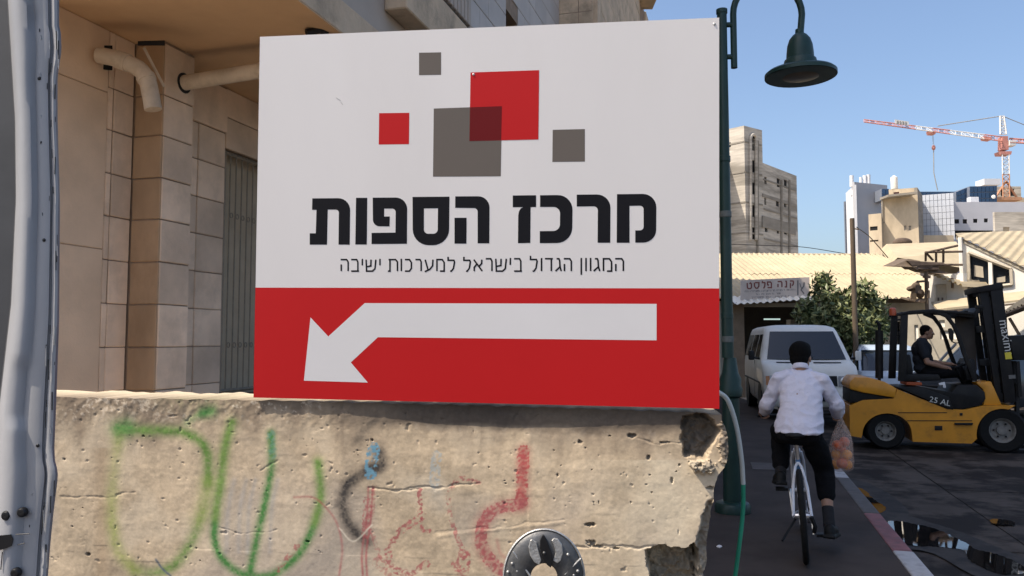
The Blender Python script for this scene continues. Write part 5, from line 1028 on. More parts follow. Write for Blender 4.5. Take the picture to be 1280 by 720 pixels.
# shop sign
ss = thing('shop_sign', 'weathered grey shop sign with faded red Hebrew lettering on the shed roof edge', 'sign', at(968, 374, 24.6))
gz = lambda p, o=0: at(915+p[0]/11.64, 335+p[1]/11.64, 24.6-o)
M_ss = pm('faded_grey_board', (.60, .51, .45), .7, .12, 2, dirt=(.46, .39, .34), dscale=1.5, damt=.5); M_sr = pm('faded_red_letter', (.20, .06, .05), .6, .2, 6); M_sg = pm('faded_grey_letter', (.15, .14, .14), .6, .2, 6)
MB().prism([gz((128, 178)), gz((1128, 132)), gz((1132, 415)), gz((130, 465))], (0, .05, 0)).build('panel', M_ss, ss, None, world=True)
for s_ in (gz((200, 300)), gz((1050, 260))): MB().tube([s_+Vector((0, .08, -.4)), s_+Vector((0, .08, .25))], .025, 6).build('back_rail', M_wood, ss, world=True)
FN = Vector((0, -1, 0))
for ch, x0, x1, m in (('ק', 835, 905, M_sr), ('נ', 757, 805, M_sr), ('ה', 655, 735, M_sr), ('פ', 508, 582, M_sr), ('ל', 432, 490, M_sr), ('ס', 318, 400, M_sr), ('ט', 212, 292, M_sr)):
    mb = MB(); sk = lambda x: -(x-128)*.046
    for k, st in enumerate(GL[ch]): ribbon(mb, [gz((x0+9+(x1-x0-18)*x, 205+ (82*y)+sk((x0+x1)/2)+18), .004+.001*k) for x, y in st], 20/11.64*.0246, FN)
    mb.build('letter', m, ss, None, world=True)
mb = MB(); ribbon(mb, [gz((958, 180), .004), gz((958, 395), .004)], 20/11.64*.0246, FN); ribbon(mb, [gz((1050, 205), .005), gz((1045, 260), .005), gz((1005, 320), .005), gz((1050, 375), .005)], 17/11.64*.0246, FN); ribbon(mb, [gz((985, 220), .006), gz((1012, 300), .006)], 12/11.64*.0246, FN); mb.build('emblem', M_sg, ss, None, world=True)
for y, x0, x1 in ((345, 165, 920), (392, 345, 730), (437, 245, 830)):
    mb = MB(); x = x0
    while x < x1-10:
        wl_ = random.uniform(12, 20)
        ch = random.choice([[(0, 0), (.9, 0), (1, 1)], [(.5, 0), (.5, 1)], [(0, 1), (0, 0), (1, 0), (1, 1)], [(0, 0), (.9, .1), (.9, 1), (0, 1)]])
        if random.random() > .14: ribbon(mb, [gz((x+wl_*px_, y-12+22*py_-(x-165)*.046*.8), .004) for px_, py_ in ch], 5/11.64*.0246, FN)
        x += wl_+6
    mark(mb.build('small_lettering', M_sg, ss, None, world=True), kind='stuff')
# ------------------------------------------------------------------ tree and poles
M_leaf = pm('leaf', (.17, .19, .075), .5, .35, 2.5, rnd=0, spec=.5); M_leaf.node_tree.nodes['Principled BSDF'].inputs['Transmission Weight'].default_value = 0
M_leaf2 = pm('leaf_dark', (.055, .08, .028), .55, .35, 2.5, spec=.4); M_bark = pm('bark', (.09, .07, .05), .95, .3, 8, bump=.5, bscale=30, stretch=.3)
tb0 = at(1050, 500, 21.3); tre = thing('tree', 'leafy green tree beside the shed doorway, behind the van and the wooden pole', 'tree', (tb0.x, 21.3, -.13))
tz = lambda u, v, dy=0: at(u, v, 21.3+dy)
br = MB(); base_ = Vector((tb0.x, 21.3, -.13)); fk0 = tz(1052, 425)
br.tube(smooth_path([base_, lerp(base_, fk0, .5)+Vector((.08, 0, 0)), fk0], 4), [.14-.004*i for i in range(9)], 8); tips = []
clus = [(1029, 350, 0, .32), (1024, 366, .3, .36), (1040, 372, -.3, .45), (1012, 384, 0, .36), (1030, 392, -.5, .5), (1055, 378, .2, .5), (1078, 362, -.2, .42), (1088, 378, .3, .5), (1099, 390, 0, .42), (1066, 398, -.6, .55), (1090, 405, -.4, .5), (1008, 402, -.2, .28), (1040, 412, -.5, .5), (1075, 420, -.5, .55), (1098, 418, 0, .40), (1060, 436, -.3, .5), (1085, 440, 0, .45), (1045, 395, .6, .6), (1075, 395, .7, .6), (1100, 402, .5, .4), (1020, 408, .2, .35), (1005, 393, .1, .3)]
for u, v, dy, r in clus:
    c = tz(u, v, dy); br.tube(smooth_path([fk0, lerp(fk0, c, .5)+Vector((random.uniform(-.1, .1), random.uniform(-.1, .1), .08)), c], 3), [.06, .055, .05, .04, .03, .022, .012], 5)
br.build('trunk', M_bark, tre, 50, world=True)
vs = []; fs = []; mi = []
for u, v, dy, r in clus:
    c = tz(u, v, dy)
    for _ in range(int(460*r)):
        d = Vector(rng.normal(size=3)); d.normalize(); rr = r*(random.random()**.45)*random.uniform(.7, 1.1); p = c+Vector((d.x*rr, d.y*rr, d.z*rr*.8))
        s_ = random.uniform(.06, .125); a = Vector(rng.normal(size=3)); a = (a+d*.7+Vector((0, 0, -.3))).normalized(); n_ = (Vector(rng.normal(size=3))*.6+d*.5+Vector((0, 0, .7))); b_ = a.cross(n_).normalized(); n2 = a.cross(b_)
        o = len(vs); vs += [p-a*s_, p+b_*s_*.42+n2*s_*.1, p+a*s_, p-b_*s_*.42+n2*s_*.1]; fs += [(o, o+1, o+2), (o, o+2, o+3)]; k = 1 if random.random() < .35 else 0; mi += [k, k]
mb = MB(); mb.v = vs; mb.f = [list(f) for f in fs]; mb.mi = mi; mb.build('crown', [M_leaf, M_leaf2], tre, None, world=True, recalc=False)
pl0 = at(1071.5, 500, 20.2); up_ = thing('utility_pole', 'thin grey wooden utility pole rising through the tree', 'pole', (pl0.x, 20.2, -.13)); tp_ = at(1071, 273, 20.2)
MB().lathe([(.072, 0), (.068, 1), (.058, tp_.z+.13), (.0, tp_.z+.14)], (pl0.x, 20.2, -.13), 12).build('shaft', M_wood, up_, 50, world=True)
MB().tube([Vector((pl0.x, 20.2, tp_.z-.25)), Vector((pl0.x+.12, 20.1, tp_.z-.3))], .02, 6).build('insulator_arm', M_jnk, up_, world=True)
def cable(pts, r, label, name='overhead_cable'): o = MB().tube(smooth_path(pts, 8), r, 5).build(name, M_blk, None, 80); return mark(o, label, 'cable')
cable([at(1071, 284, 20.2), at(1088, 297, 21.4), at(1110, 322, 22.8)], .014, 'thin dark cable sloping down from the utility pole to the shed roof')
cable([at(900, 305, 50), at(960, 307, 50), at(1005, 309, 50), at(1062, 318, 50)], .022, 'thin cable hanging in the sky between the raw concrete tower and the grey block')
# ------------------------------------------------------------------ white gable house on the right, with annexe and scrap canopy
gh = thing('gable_house', 'white house with slanted window and cream corrugated roof above the forklift mast', 'house', (14.5, 23, -.13))
GA = at(1203, 400, 24.0); gd = Vector((math.cos(math.radians(-38)), math.sin(math.radians(-38)), 0)); gn = Vector((gd.y, -gd.x, 0))
if gn.y > 0: gn = -gn
G_ = lambda u, v, o=0: hit(u, v, Vector((GA.x, GA.y, 0)), gn)+gn*o
gl0, gr0 = G_(1203, 400), G_(1330, 400)
outer = [Vector((gl0.x, gl0.y, -.13)), Vector((gr0.x, gr0.y, -.13)), G_(1330, 358), G_(1203, 302)]; hole_ = [G_(1210.5, 316), G_(1212.5, 362), G_(1265, 356), G_(1264, 336)]
mb = MB(); P = outer+hole_; T = tessellate_polygon([outer, hole_]); mb.add(P, [tuple(t) for t in T]); th = -gn*.22
for lp_ in (hole_, outer):
    for i in range(4): mb.quad(lp_[i], lp_[(i+1) % 4], lp_[(i+1) % 4]+th*(1 if lp_ is hole_ else 16), lp_[i]+th*(1 if lp_ is hole_ else 16))
mb.build('wall', M_wh, gh, None, world=True, recalc=False)
wn_ = MB().prism([p+th*.6 for p in hole_], th*.05).build('window', M_gl, gh, None, world=True)
fr = [(1210.5, 316), (1212.5, 362), (1265, 356), (1264, 336)]
M_fr = pm('cream_frame', (.42, .37, .29), .7, .1, 6)
for i in range(4): MB().tube([G_(*fr[i], .03), G_(*fr[(i+1) % 4], .03)], .055, 4).build('frame', M_fr, wn_, world=True)
MB().tube([G_(1238, 326.5, .0), G_(1239, 359, .0)], .07, 4).build('mullion', M_wh, wn_, world=True)
for p in ([(1217, 331), (1217, 345), (1229, 347), (1228, 333)], [(1245, 347), (1245, 353), (1256, 352), (1256, 345)]): MB().prism([G_(*q_, -.115) for q_ in p], gn*.012).build('pane', M_fr, wn_, None, world=True)
rA, rB = G_(1195, 293, .12), G_(1310, 347, .12); bA, bB = at(1203, 291, 25.5), at(1345, 286, 28.5)
rac = (rB-rA).normalized(); rup = ((bA-rA)*.5+(bB-rB)*.5); rup = (rup-rac*rup.dot(rac)).normalized(); nr_ = rac.cross(rup).normalized(); nS = 6
for i in range(nS):
    mb = MB(); vs = []; m_ = 24
    for j in range(m_+1):
        t = (i+j/m_)/nS; off = nr_*(.03*math.cos(2*math.pi*2*j/m_)+.012*(i % 2)); p, q_ = lerp(rA, rB, t)+off*.7, lerp(bA, bB, t)+off*.08; vs += [p, q_, p-nr_*.02, q_-nr_*.02]
    fs = []
    for j in range(m_): k = 4*j; fs += [(k, k+4, k+5, k+1), (k+2, k+3, k+7, k+6), (k, k+2, k+6, k+4)]
    mb.add(vs, fs); mb.build('roof_sheet', M_roof, gh, 60, world=True)
MB().obox(rA+rup*.08-Vector((0, 0, .17)), rac*(rB-rA).length, rup*.05, (0, 0, .10)).build('verge_board', M_cream, gh, None, world=True)
MB().tube([G_(1201, 297, .1), G_(1206, 400, .1)], .06, 6).build('corner_pipe', M_wh, gh, world=True)
# lean-to roof at the foot of the house and the low dark lean-to to the right of the mast
lt_ = thing('lean_to', 'brown lean-to with ragged corrugated edge and deep shade at the right end', 'lean-to', (at(1275, 400, 15.5).x, 16, -.13))
lA, lB = at(1252, 393, 16.5), at(1330, 362, 14.2); lac = (lB-lA).normalized(); lup = Vector((.35, .9, .02)); lup = (lup-lac*lup.dot(lac)).normalized(); nS = 3; wS = (lB-lA).length/nS; nr_ = lac.cross(lup).normalized()
me_c = corr_mesh('roof_sheet', wS, 1.6, M_roof, pitch=wS/5, amp=.04)
for i in range(nS): o = link_mesh('roof_sheet', me_c, lt_); c = lA+lac*wS*(i+.5)+lup*.8+nr_*(.01*(i % 2)); o.location = c-W[lt_].translation; o.rotation_euler = Matrix((lac, lup, nr_)).transposed().to_euler()
w0 = lA+lup*1.3; w1 = lB+lup*1.3; MB().prism([Vector((w0.x, w0.y, -.13)), Vector((w1.x, w1.y, -.13)), w1, w0], (0, .15, 0)).build('wall', pm('brown_boards', (.27, .20, .14), .9, .25, 3, stretch=.2, bump=.3, bscale=20), lt_, None, world=True)
MB().tube([lA+Vector((.1, .1, 0)), Vector((lA.x+.1, lA.y+.1, -.13))], .06, 8).build('post', M_wood, lt_, world=True); MB().tube([at(1262, 398, 16.2), at(1278, 425, 15.9)], .03, 6).build('brace', M_wood, lt_, world=True)
MB().tube([lA+Vector((0, .05, -.06)), lB+Vector((0, .05, -.06))], .05, 6).build('rafter', M_wood, lt_, world=True)
# annexe
an = thing('annexe', 'low white annexe with a small sloping roof left of the gable house', 'annexe', (at(1180, 400, 23.6).x, 23.6, -.13))
aA, aB = at(1158, 400, 24.4), at(1206, 400, 23.4)
vwall(an, (aA.x, aA.y), (aB.x, aB.y), -.13, at(1165, 344, 24.2).z, [(1163, 420, 1172, 452), (1184, 415, 1196, 440)], M_wh, thick=.2, win=M_gl)
s0, s1 = at(1166, 343, 23.9), at(1204, 357, 23.0); sac = (s1-s0).normalized(); sup = Vector((.3, .92, .3)); sup = (sup-sac*sup.dot(sac)).normalized(); nS = 2; wS = (s1-s0).length/2; nr_ = sac.cross(sup).normalized(); me_c = corr_mesh('roof_sheet', wS, 1.5, M_roof, pitch=wS/3, amp=.04)
for i in range(nS): o = link_mesh('roof_sheet', me_c, an); c = s0+sac*wS*(i+.5)+sup*.75+nr_*.01*i; o.location = c-W[an].translation; o.rotation_euler = Matrix((sac, sup, nr_)).transposed().to_euler()
b0, b1 = at(1171, 385, 23.85), at(1181, 355, 23.85); MB().obox(b0, (b1.x-b0.x, -.1, 0), (.05, .22, 0), (0, 0, b1.z-b0.z)).build('water_heater', M_fr, an, None, bevel=.02, world=True)
for du in (0, 5): MB().tube([at(1173+du, 384, 23.7), at(1173+du, 372, 23.7)], .025, 6).build('pipe', M_jnk, an, world=True)
MB().obox(at(1172, 389, 22.6), (2.3, -.9, .28), (.3, .9, .25), (0, 0, .06)).build('lower_roof', M_roof, an, None, world=True); MB().obox(at(1176, 391.5, 22.55), (2.2, -.85, .27), (.02, .05, 0), (0, 0, .05)).build('rafter', M_wood, an, None, world=True)
MB().obox(at(1190, 360, 23.5), (.06, 0, 0), (0, .05, 0), (0, 0, .3)).build('vent', M_jnk, an, None, world=True)
# rough canopy of scrap sheets on posts
sc_ = thing('scrap_canopy', 'ragged dark canopy of scrap boards on thin posts in front of the cream roof', 'canopy', (at(1160, 400, 23.2).x, 23.2, -.13))
MB().tube([at(1157.5, 340, 23.2), Vector((at(1158.5, 400, 23.2).x, 23.2, -.13))], .05, 6).build('post', M_wood, sc_, world=True)
for pts, th_ in ((((1117, 332.5), (1136, 323.5), (1150, 326), (1146, 334)), .05), (((1135, 326), (1178, 328), (1184, 331), (1140, 332)), .06), (((1148, 336), (1170, 336), (1189, 342), (1178, 343), (1158, 340)), .05), (((1140, 333), (1176, 331), (1172, 336), (1146, 337)), .08)):
    P = [at(u, v, 23.2-.25*(i in (0, 3))) for i, (u, v) in enumerate(pts)]; MB().prism(P, (.1, .9, .08)).build('board', M_jnk if th_ > .05 else M_wood, sc_, None, world=True)
for a, b in (((1157, 315), (1157, 326)), ((1157, 315), (1166, 325)), ((1157, 316), (1197, 307)), ((1157, 315.5), (1203, 314.5)), ((1170, 314), (1170, 328)), ((1179, 311), (1179, 328)), ((1157, 331), (1203, 331))): MB().tube([at(*a, 23.4), at(*b, 23.6)], .035, 5).build('pole', M_jnk, sc_, world=True)
for u, v, a_, b_ in ((1152, 352, 9, 3), (1160, 356, 3, 8), (1150, 362, 4, 9), (1161, 368, 3, 10), (1153, 376, 8, 3), (1160, 346, 7, 3), (1168, 336, 12, 2), (1150, 339, 10, 2), (1163, 333, 5, 4)):
    MB().prism([at(u-a_/2, v+b_/2, 23.1), at(u+a_/2, v+b_/2+random.uniform(-1, 1), 23.1), at(u+a_/2, v-b_/2, 23.1), at(u-a_/2+1, v-b_/2+random.uniform(-1, 1), 23.1)], (.03, random.uniform(.08, .3), .02)).build('board', M_jnk, sc_, None, world=True)
# timber and sacks on the roof edge
jk = thing('scrap_pile', 'small heap of timber and dark scrap on the shed roof edge beside the canopy post', 'scrap', at(1142, 372, 24.9))
MB().prism([at(1138, 375, 24.7), at(1146, 375, 24.7), at(1145, 361, 24.7), at(1141, 361, 24.7)], (0, .06, 0)).build('board', M_wood, jk, None, world=True)
m = MB(); m.ell(at(1145, 358, 24.7), (.13, .12, .13)); m.ell(at(1139, 361, 24.8), (.16, .1, .09)); m.ell(at(1147, 353, 24.7), (.06, .06, .07)); m.ell(at(1150, 367, 24.8), (.14, .12, .16)); organic('scrap', m, M_jnk, jk, .04, 1, world=True)
MB().tube([at(1134, 362, 24.7), at(1150, 357, 24.7)], .03, 5).build('pole', M_wood, jk, world=True); MB().obox(at(1136, 376, 24.6), (.7, -.05, -.12), (0, .5, .1), (0, 0, .05)).build('plank', M_wood, jk, None, world=True)
# bright flat roof behind the shed
fr_ = thing('flat_roof_building', 'low building with bright white flat roof just beyond the shed ridge', 'building', (at(1155, 400, 36).x, 37, -.13))
MB().prism([at(1108, 305, 35), at(1195, 302, 35), at(1204, 314, 33), at(1204, 335, 32), at(1122, 322, 32)], (0, .6, -.2)).build('roof', M_roof, fr_, None, world=True)
MB().box((at(1155, 400, 38).x, 38, 2.2), (4.2, 4, 4.6)).build('wall', M_cream, fr_, world=True); m = MB(); m.ell(at(1128, 303, 36), (.45, .3, .22)); m.ell(at(1124, 304, 36), (.3, .3, .15)); organic('tarpaulin', m, M_jnk, fr_, .08, 1, world=True)
# rear yard walls seen through the cab
yw = thing('yard_wall', 'sunlit pale wall with small windows seen through the forklift cab', 'wall', (at(1160, 430, 22).x, 22, -.13))
ya_, yb_ = at(1128, 440, 22.6), at(1240, 440, 20.6); vwall(yw, (ya_.x, ya_.y), (yb_.x, yb_.y), -.13, at(1170, 392, 21.7).z, [(1174, 400, 1181, 409), (1175, 413, 1196, 424), (1143, 406, 1148, 428)], M_cream, thick=.15, win=M_wh, inset=.06)

# ------------------------------------------------------------------ far buildings and crane
M_raw = pm('raw_concrete', (.48, .435, .37), .92, .22, .5, dirt=(.20, .18, .15), dscale=.12, damt=.8, dlo=.45, dhi=.62, stretch=9); M_raw2 = pm('raw_concrete_dark_band', (.24, .215, .18), .92, .2, .4, stretch=4)
M_clad = pm('grey_cladding', (.47, .47, .50), .55, .05, .4, spec=.4); M_cladw = pm('white_and_sunlit_cladding', (.62, .62, .63), .6, .05, .4); M_tan = pm('tan_render', (.50, .41, .29), .9, .18, .5, dirt=(.27, .22, .16), dscale=.35, damt=.6, stretch=.4)
M_bgl = pm('blue_curtain_glass', (.018, .045, .10), .12, .25, .6, spec=.7); M_mul = pm('mullion_grey', (.16, .18, .22), .5)
tw_ = thing('concrete_tower', 'raw concrete tower with arched stair window rising behind the lamp post', 'tower', (24, 84, -.13))
c0 = at(930, 160, 80); d0 = at(905, 160, 81.7); e0_ = at(952.5, 164, 81.8); f0 = at(995.5, 213, 88.4); g0 = e0_
zt = c0.z+.25
ops = [(938, 173, 943, 188), (938, 200, 944, 217), (938, 228, 944, 243), (938, 256, 944, 271), (938.5, 284, 944, 299)]
vwall(tw_, d0, c0, -.1, zt, [(911, 178, 913.5, 184)], M_raw, thick=.4, win=M_dark, wname='window')
vwall(tw_, c0, e0_, -.1, zt, ops, M_raw, thick=.4, win=M_dark)
# arch over the top opening and raised frame along it
dd = (Vector((e0_.x, e0_.y, 0))-Vector((c0.x, c0.y, 0))).normalized(); nn = Vector((dd.y, -dd.x, 0)); nn = nn if nn.y < 0 else -nn
PT = lambda u, v, o=0: hit(u, v, Vector((c0.x, c0.y, 0)), nn)+nn*o
ar = [PT(940.5-3.4*math.cos(t), 173.5-5*math.sin(t), .12) for t in np.linspace(0, math.pi, 9)]
MB().prism([PT(940.5-2.5*math.cos(t), 173.3-4*math.sin(t), .03) for t in np.linspace(0, math.pi, 9)], -nn*.06).build('arch', M_dark, tw_, None, world=True)
MB().tube([PT(937.1, 300, .12)]+ar+[PT(943.9, 300, .12)], .16, 6).build('stair_frame', M_raw, tw_, 40, world=True)
MB().tube([PT(946.2, 316, .12), PT(946.2, 176, .12)], .12, 5).build('drain_pipe', M_raw2, tw_, world=True)
vwall(tw_, e0_, f0, -.1, at(952.5, 203.5, 81.8).z, [(955.5, 221, 958.5, 230), (971, 223, 975, 234), (980, 225, 984, 235), (955.5, 247, 958, 256), (970, 251, 974, 258), (980, 252, 983, 259), (956, 275, 959.5, 290), (971, 285, 974, 292), (980, 279, 984, 293)], M_raw, thick=.35, win=M_dark)
dd2 = (Vector((f0.x, f0.y, 0))-Vector((e0_.x, e0_.y, 0))).normalized(); n2_ = Vector((dd2.y, -dd2.x, 0)); n2_ = n2_ if n2_.y < 0 else -n2_
PL = lambda u, v, o=0: hit(u, v, Vector((e0_.x, e0_.y, 0)), n2_)+n2_*o
for u in (976, 986): MB().tube([PL(u, 318, .1), PL(u, 225, .1)], .13, 5).build('drain_pipe', M_raw2, tw_, world=True)
MB().obox(PL(953, 284, .0), dd2*(PL(994, 284)-PL(953, 284)).dot(dd2), n2_*.06, (0, 0, 1.2)).build('dark_band', M_raw2, tw_, None, world=True)
MB().obox(PL(953, 246, .0), dd2*(PL(994, 246)-PL(953, 246)).dot(dd2), n2_*.04, (0, 0, .35)).build('slab_edge', M_raw2, tw_, None, world=True)
MB().obox((c0.x, c0.y+.4, zt-.4), (e0_.x-c0.x, e0_.y-c0.y, 0), (d0.x-c0.x, d0.y-c0.y+3, 0), (0, 0, .3)).build('roof', M_raw, tw_, None, world=True)
MB().prism([(e0_.x, e0_.y+.4, 19.5), (f0.x, f0.y+.4, 19.5), (f0.x-3, f0.y+8, 19.5), (e0_.x-4, e0_.y+8, 19.5)], (0, 0, .3)).build('roof', M_raw, tw_, None, world=True)
def blockv(root, u0, u1, vt, Y0, Y1, mat, ops=(), win=M_dark, z0=-.1, depth=10, name='wall', side=None, sidemat=None, thick=.4, wname='window'):
    a = at(u0, vt, Y0); b = at(u1, vt, Y1); vwall(root, a, b, z0, max(a.z, b.z), list(ops), mat, thick=thick, win=win, name=name, wname=wname)
    d = Vector((b.x-a.x, b.y-a.y, 0)).normalized(); n_ = Vector((-d.y, d.x, 0)); n_ = n_ if n_.y > 0 else -n_
    vd_ = Vector(((a.x+b.x)/2, (a.y+b.y)/2, 0)).normalized(); q0_ = Vector((a.x, a.y, z0))+vd_*thick+d*.03; q1_ = Vector((b.x, b.y, z0))+vd_*thick-d*.03
    MB().prism([q0_, q1_, q1_+vd_*depth, q0_+vd_*depth], (0, 0, max(a.z, b.z)-z0-.02)).build('core', sidemat or mat, root, None, world=True)
# low wing in front of the lit face (its roof edge throws the slanting shadow on it) and the pour lines of each storey
tF = (Vector((c0.x, c0.y, 0))-Vector((d0.x, d0.y, 0))).normalized(); nF = Vector((tF.y, -tF.x, 0)); nF = nF if nF.y < 0 else -nF
pw = at(910.0, 300, 81.3); pw = Vector((pw.x, pw.y, 0)); MB().prism([pw+nF*.05, pw+nF*6, pw+nF*6-tF*5, pw+nF*.05-tF*5], (0, 0, 20.4)).build('wing', M_raw, tw_, None, world=True)
for k in range(1, 8):
    z_ = 3.1*k; 
    if z_ < zt: MB().obox(Vector((c0.x, c0.y, z_))+nn*.005+dd*.02, dd*((e0_-c0).length*.93), nn*.05, (0, 0, .16)).build('pour_line', M_raw2, tw_, None, world=True); MB().obox(Vector((d0.x, d0.y, z_))+nF*.005, tF*((Vector((c0.x, c0.y, 0))-Vector((d0.x, d0.y, 0))).length-.03), nF*.05, (0, 0, .16)).build('pour_line', M_raw2, tw_, None, world=True)
    if z_ < 20: MB().obox(Vector((e0_.x, e0_.y, z_-.4))+n2_*.005, dd2*(f0-e0_).length*.93, n2_*.05, (0, 0, .16)).build('pour_line', M_raw2, tw_, None, world=True)
# grey slab block on the left of the group
gb_ = thing('grey_office_block', 'plain grey clad block, its sunlit side coloured paler, with four roof antennas', 'building', (63, 140, -.13))
a = at(1068, 231, 140); bL = at(1057, 233, 148)
blockv(gb_, 1068, 1109, 231.5, 140, 143, pm('shaded_grey_cladding', (.36, .36, .375), .6, .06, .4), depth=14); vwall(gb_, bL, a, -.1, a.z, [(1064, 244, 1065.3, 246)], M_cladw, thick=.3, win=M_dark)  # sunlit side and shaded front put into two cladding colours
q_ = at(1056, 252, 150); MB().box((q_.x, 150, q_.z/2), (.3, .4, q_.z)).build('side_fin', M_mul, gb_, world=True)
for u, h_ in ((1064.5, 12), (1076, 10), (1081, 12), (1085.5, 13)): p = at(u, 231.5, 142); t_ = at(u, 231.5-h_, 142); MB().tube([Vector((p.x, 142, p.z-.3)), t_], .36 if h_ > 10 else .28, 8).build('antenna', M_cladw, gb_, world=True)
# tan building in front
tn = thing('tan_building', 'old tan rendered building with a roof parapet in front of the grey block', 'building', (50, 112, -.13))
blockv(tn, 1101.5, 1147, 247, 110, 108, M_tan, [(1130, 282, 1133, 288), (1136, 282, 1139, 288)], win=M_raw2, depth=13)
blockv(tn, 1111, 1147, 237, 112.5, 111, M_tan, [(1117, 240, 1124, 246)], win=pm('rust_red', (.12, .04, .05), .7), depth=6, z0=at(1111, 248, 112).z, name='parapet')
blockv(tn, 1085.5, 1101.5, 268, 109, 108, M_tan, [(1087.5, 283, 1097, 288), (1087.5, 300, 1098, 302)], depth=6, name='side_wall')
MB().obox(at(1110, 246, 107.6), (at(1147, 242, 106.4)-at(1110, 246, 107.6)), (0, 2.4, 0), (0, 0, .3)).build('ledge', M_raw2, tn, None, world=True)
for z_ in (279,): p = at(1101, z_, 109.85); MB().obox(p, (5.1, 0, 0), (0, .1, 0), (0, 0, .18)).build('string_course', M_raw2, tn, None, world=True)
for u in (1103, 1126): MB().tube([at(u, 303, 109.8), at(u, 250, 109.8)], .1, 5).build('drain_pipe', M_raw2, tn, world=True)
blockv(tn, 1147, 1153, 244, 110, 116, M_raw2, [(1147.5, 262, 1152.5, 276), (1147.5, 282, 1152.5, 292)], depth=6, name='stair_bay')
wt = thing('water_tank', 'white upright cylindrical water tank on the roof of the tan building', 'water tank', at(1118, 236, 113)); p = at(1118, 237, 113); t_ = at(1118, 221, 113)
MB().lathe([(.44, 0), (.46, .05), (.46, t_.z-p.z-.1), (.3, t_.z-p.z), (.08, t_.z-p.z+.2)], p, 18).build('tank', M_wh, wt, 40, world=True); MB().box(p+Vector((0, 0, -.1)), (1.1, 1.1, .25)).build('stand', M_raw2, wt, world=True)
# light clad block with cladding panels
M_pan = pm('cladding_panel', (.50, .52, .56), .5, .03, .5, rnd=.03)
cb = thing('clad_block', 'pale blue grey windowless block of square cladding panels right of the tan building', 'building', (62, 122, -.13))
blockv(cb, 1152, 1192, 244, 121, 119, M_mul, depth=12); a = at(1152, 244, 120.9); b = at(1192, 244, 118.9); nx_ = 8; nz_ = 11; dz_ = 10.5/nz_
d = Vector((b.x-a.x, b.y-a.y, 0)); Lp = d.length; d.normalize(); stones(cb, (a.x, a.y, 0), d, [a.z-dz_*(nz_-i) for i in range(nz_+1)], [Lp*i/nx_ for i in range(nx_+1)], .06, M_pan, name='cladding_panel', gap=.05, proud=.005, jit=0)
blockv(cb, 1147, 1192, 294, 117, 117, M_tan, depth=2, name='plinth')
# long clad wing with square windows
lw = thing('long_clad_wing', 'long grey clad building with a row of small square windows below the crane', 'building', (76, 126, -.13))
blockv(lw, 1191.5, 1330, 252.5, 124, 124, M_clad, [(1193, 274, 1199, 279.5), (1203.5, 274, 1209, 279.5), (1216.5, 273.5, 1222, 278.5), (1230, 273, 1235, 278), (1193, 288, 1241, 297)], depth=14)
for u in (1206, 1220, 1234): MB().tube([at(u, 297, 124.3), at(u, 288, 124.3)], .12, 4).build('mullion', M_clad, lw, world=True)
p = at(1216, 250, 126); MB().box(p, (1.4, 1, .8)).build('roof_unit', M_cladw, lw, bevel=.05, world=True); p = at(1242, 246, 126); MB().ell(p, (.3, .3, .3)).build('roof_dish', M_wh, lw, world=True)
# blue glass building behind
bg2 = thing('glass_building', 'dark blue glass building with sloping roofline behind the clad blocks', 'building', (70, 150, -.13))
def glass(pts, Y, nx_, nz_):
    P = [at(u, v, Y) for u, v in pts]; MB().prism(P, (0, 6, 0)).build('facade', M_mul, bg2, None, world=True); me = None; n = 0
    for i in range(nx_):
        for j in range(nz_):
            f = lambda s, t: lerp(lerp(P[0], P[1], s), lerp(P[3], P[2], s), t); e = .06
            q4 = [f((i+e)/nx_, (j+e)/nz_), f((i+1-e)/nx_, (j+e)/nz_), f((i+1-e)/nx_, (j+1-e)/nz_), f((i+e)/nx_, (j+1-e)/nz_)]
            MB().prism([p+Vector((0, -.12, 0)) for p in q4], (0, .1, 0)).build('pane', M_bgl, bg2, None, world=True)
glass([(1147, 256), (1195, 256), (1195, 239.5), (1147, 239.5)], 150, 9, 2); glass([(1195, 256), (1212, 256), (1212, 233), (1195, 240)], 148, 3, 3); glass([(1212, 256), (1246, 256), (1246, 232), (1212, 233)], 147, 7, 3); glass([(1102, 250), (1111, 250), (1111, 236), (1102, 236)], 139, 2, 2)
p = at(1235, 229, 155); MB().box(p, (3.2, 3, 1.2)).build('plant_room', M_cladw, bg2, world=True)
# raw block on the right
rb = thing('raw_concrete_block', 'stained raw concrete block at the right edge below the crane', 'building', (66, 105, -.13)); blockv(rb, 1243, 1300, 265, 102, 102, M_raw, [(1254, 284, 1262, 292)], win=M_tan, depth=8)
# rooftop concrete under the crane
rc = thing('roof_shell', 'unfinished concrete roof storey around the crane foot', 'building', (92, 158, -.13)); blockv(rc, 1241, 1276, 233, 166, 166, M_raw, [(1251, 236, 1255, 245), (1263, 236, 1268, 245)], depth=5, z0=20)
blockv(rc, 1236, 1290, 247, 164, 164, M_tan, depth=7, z0=16)
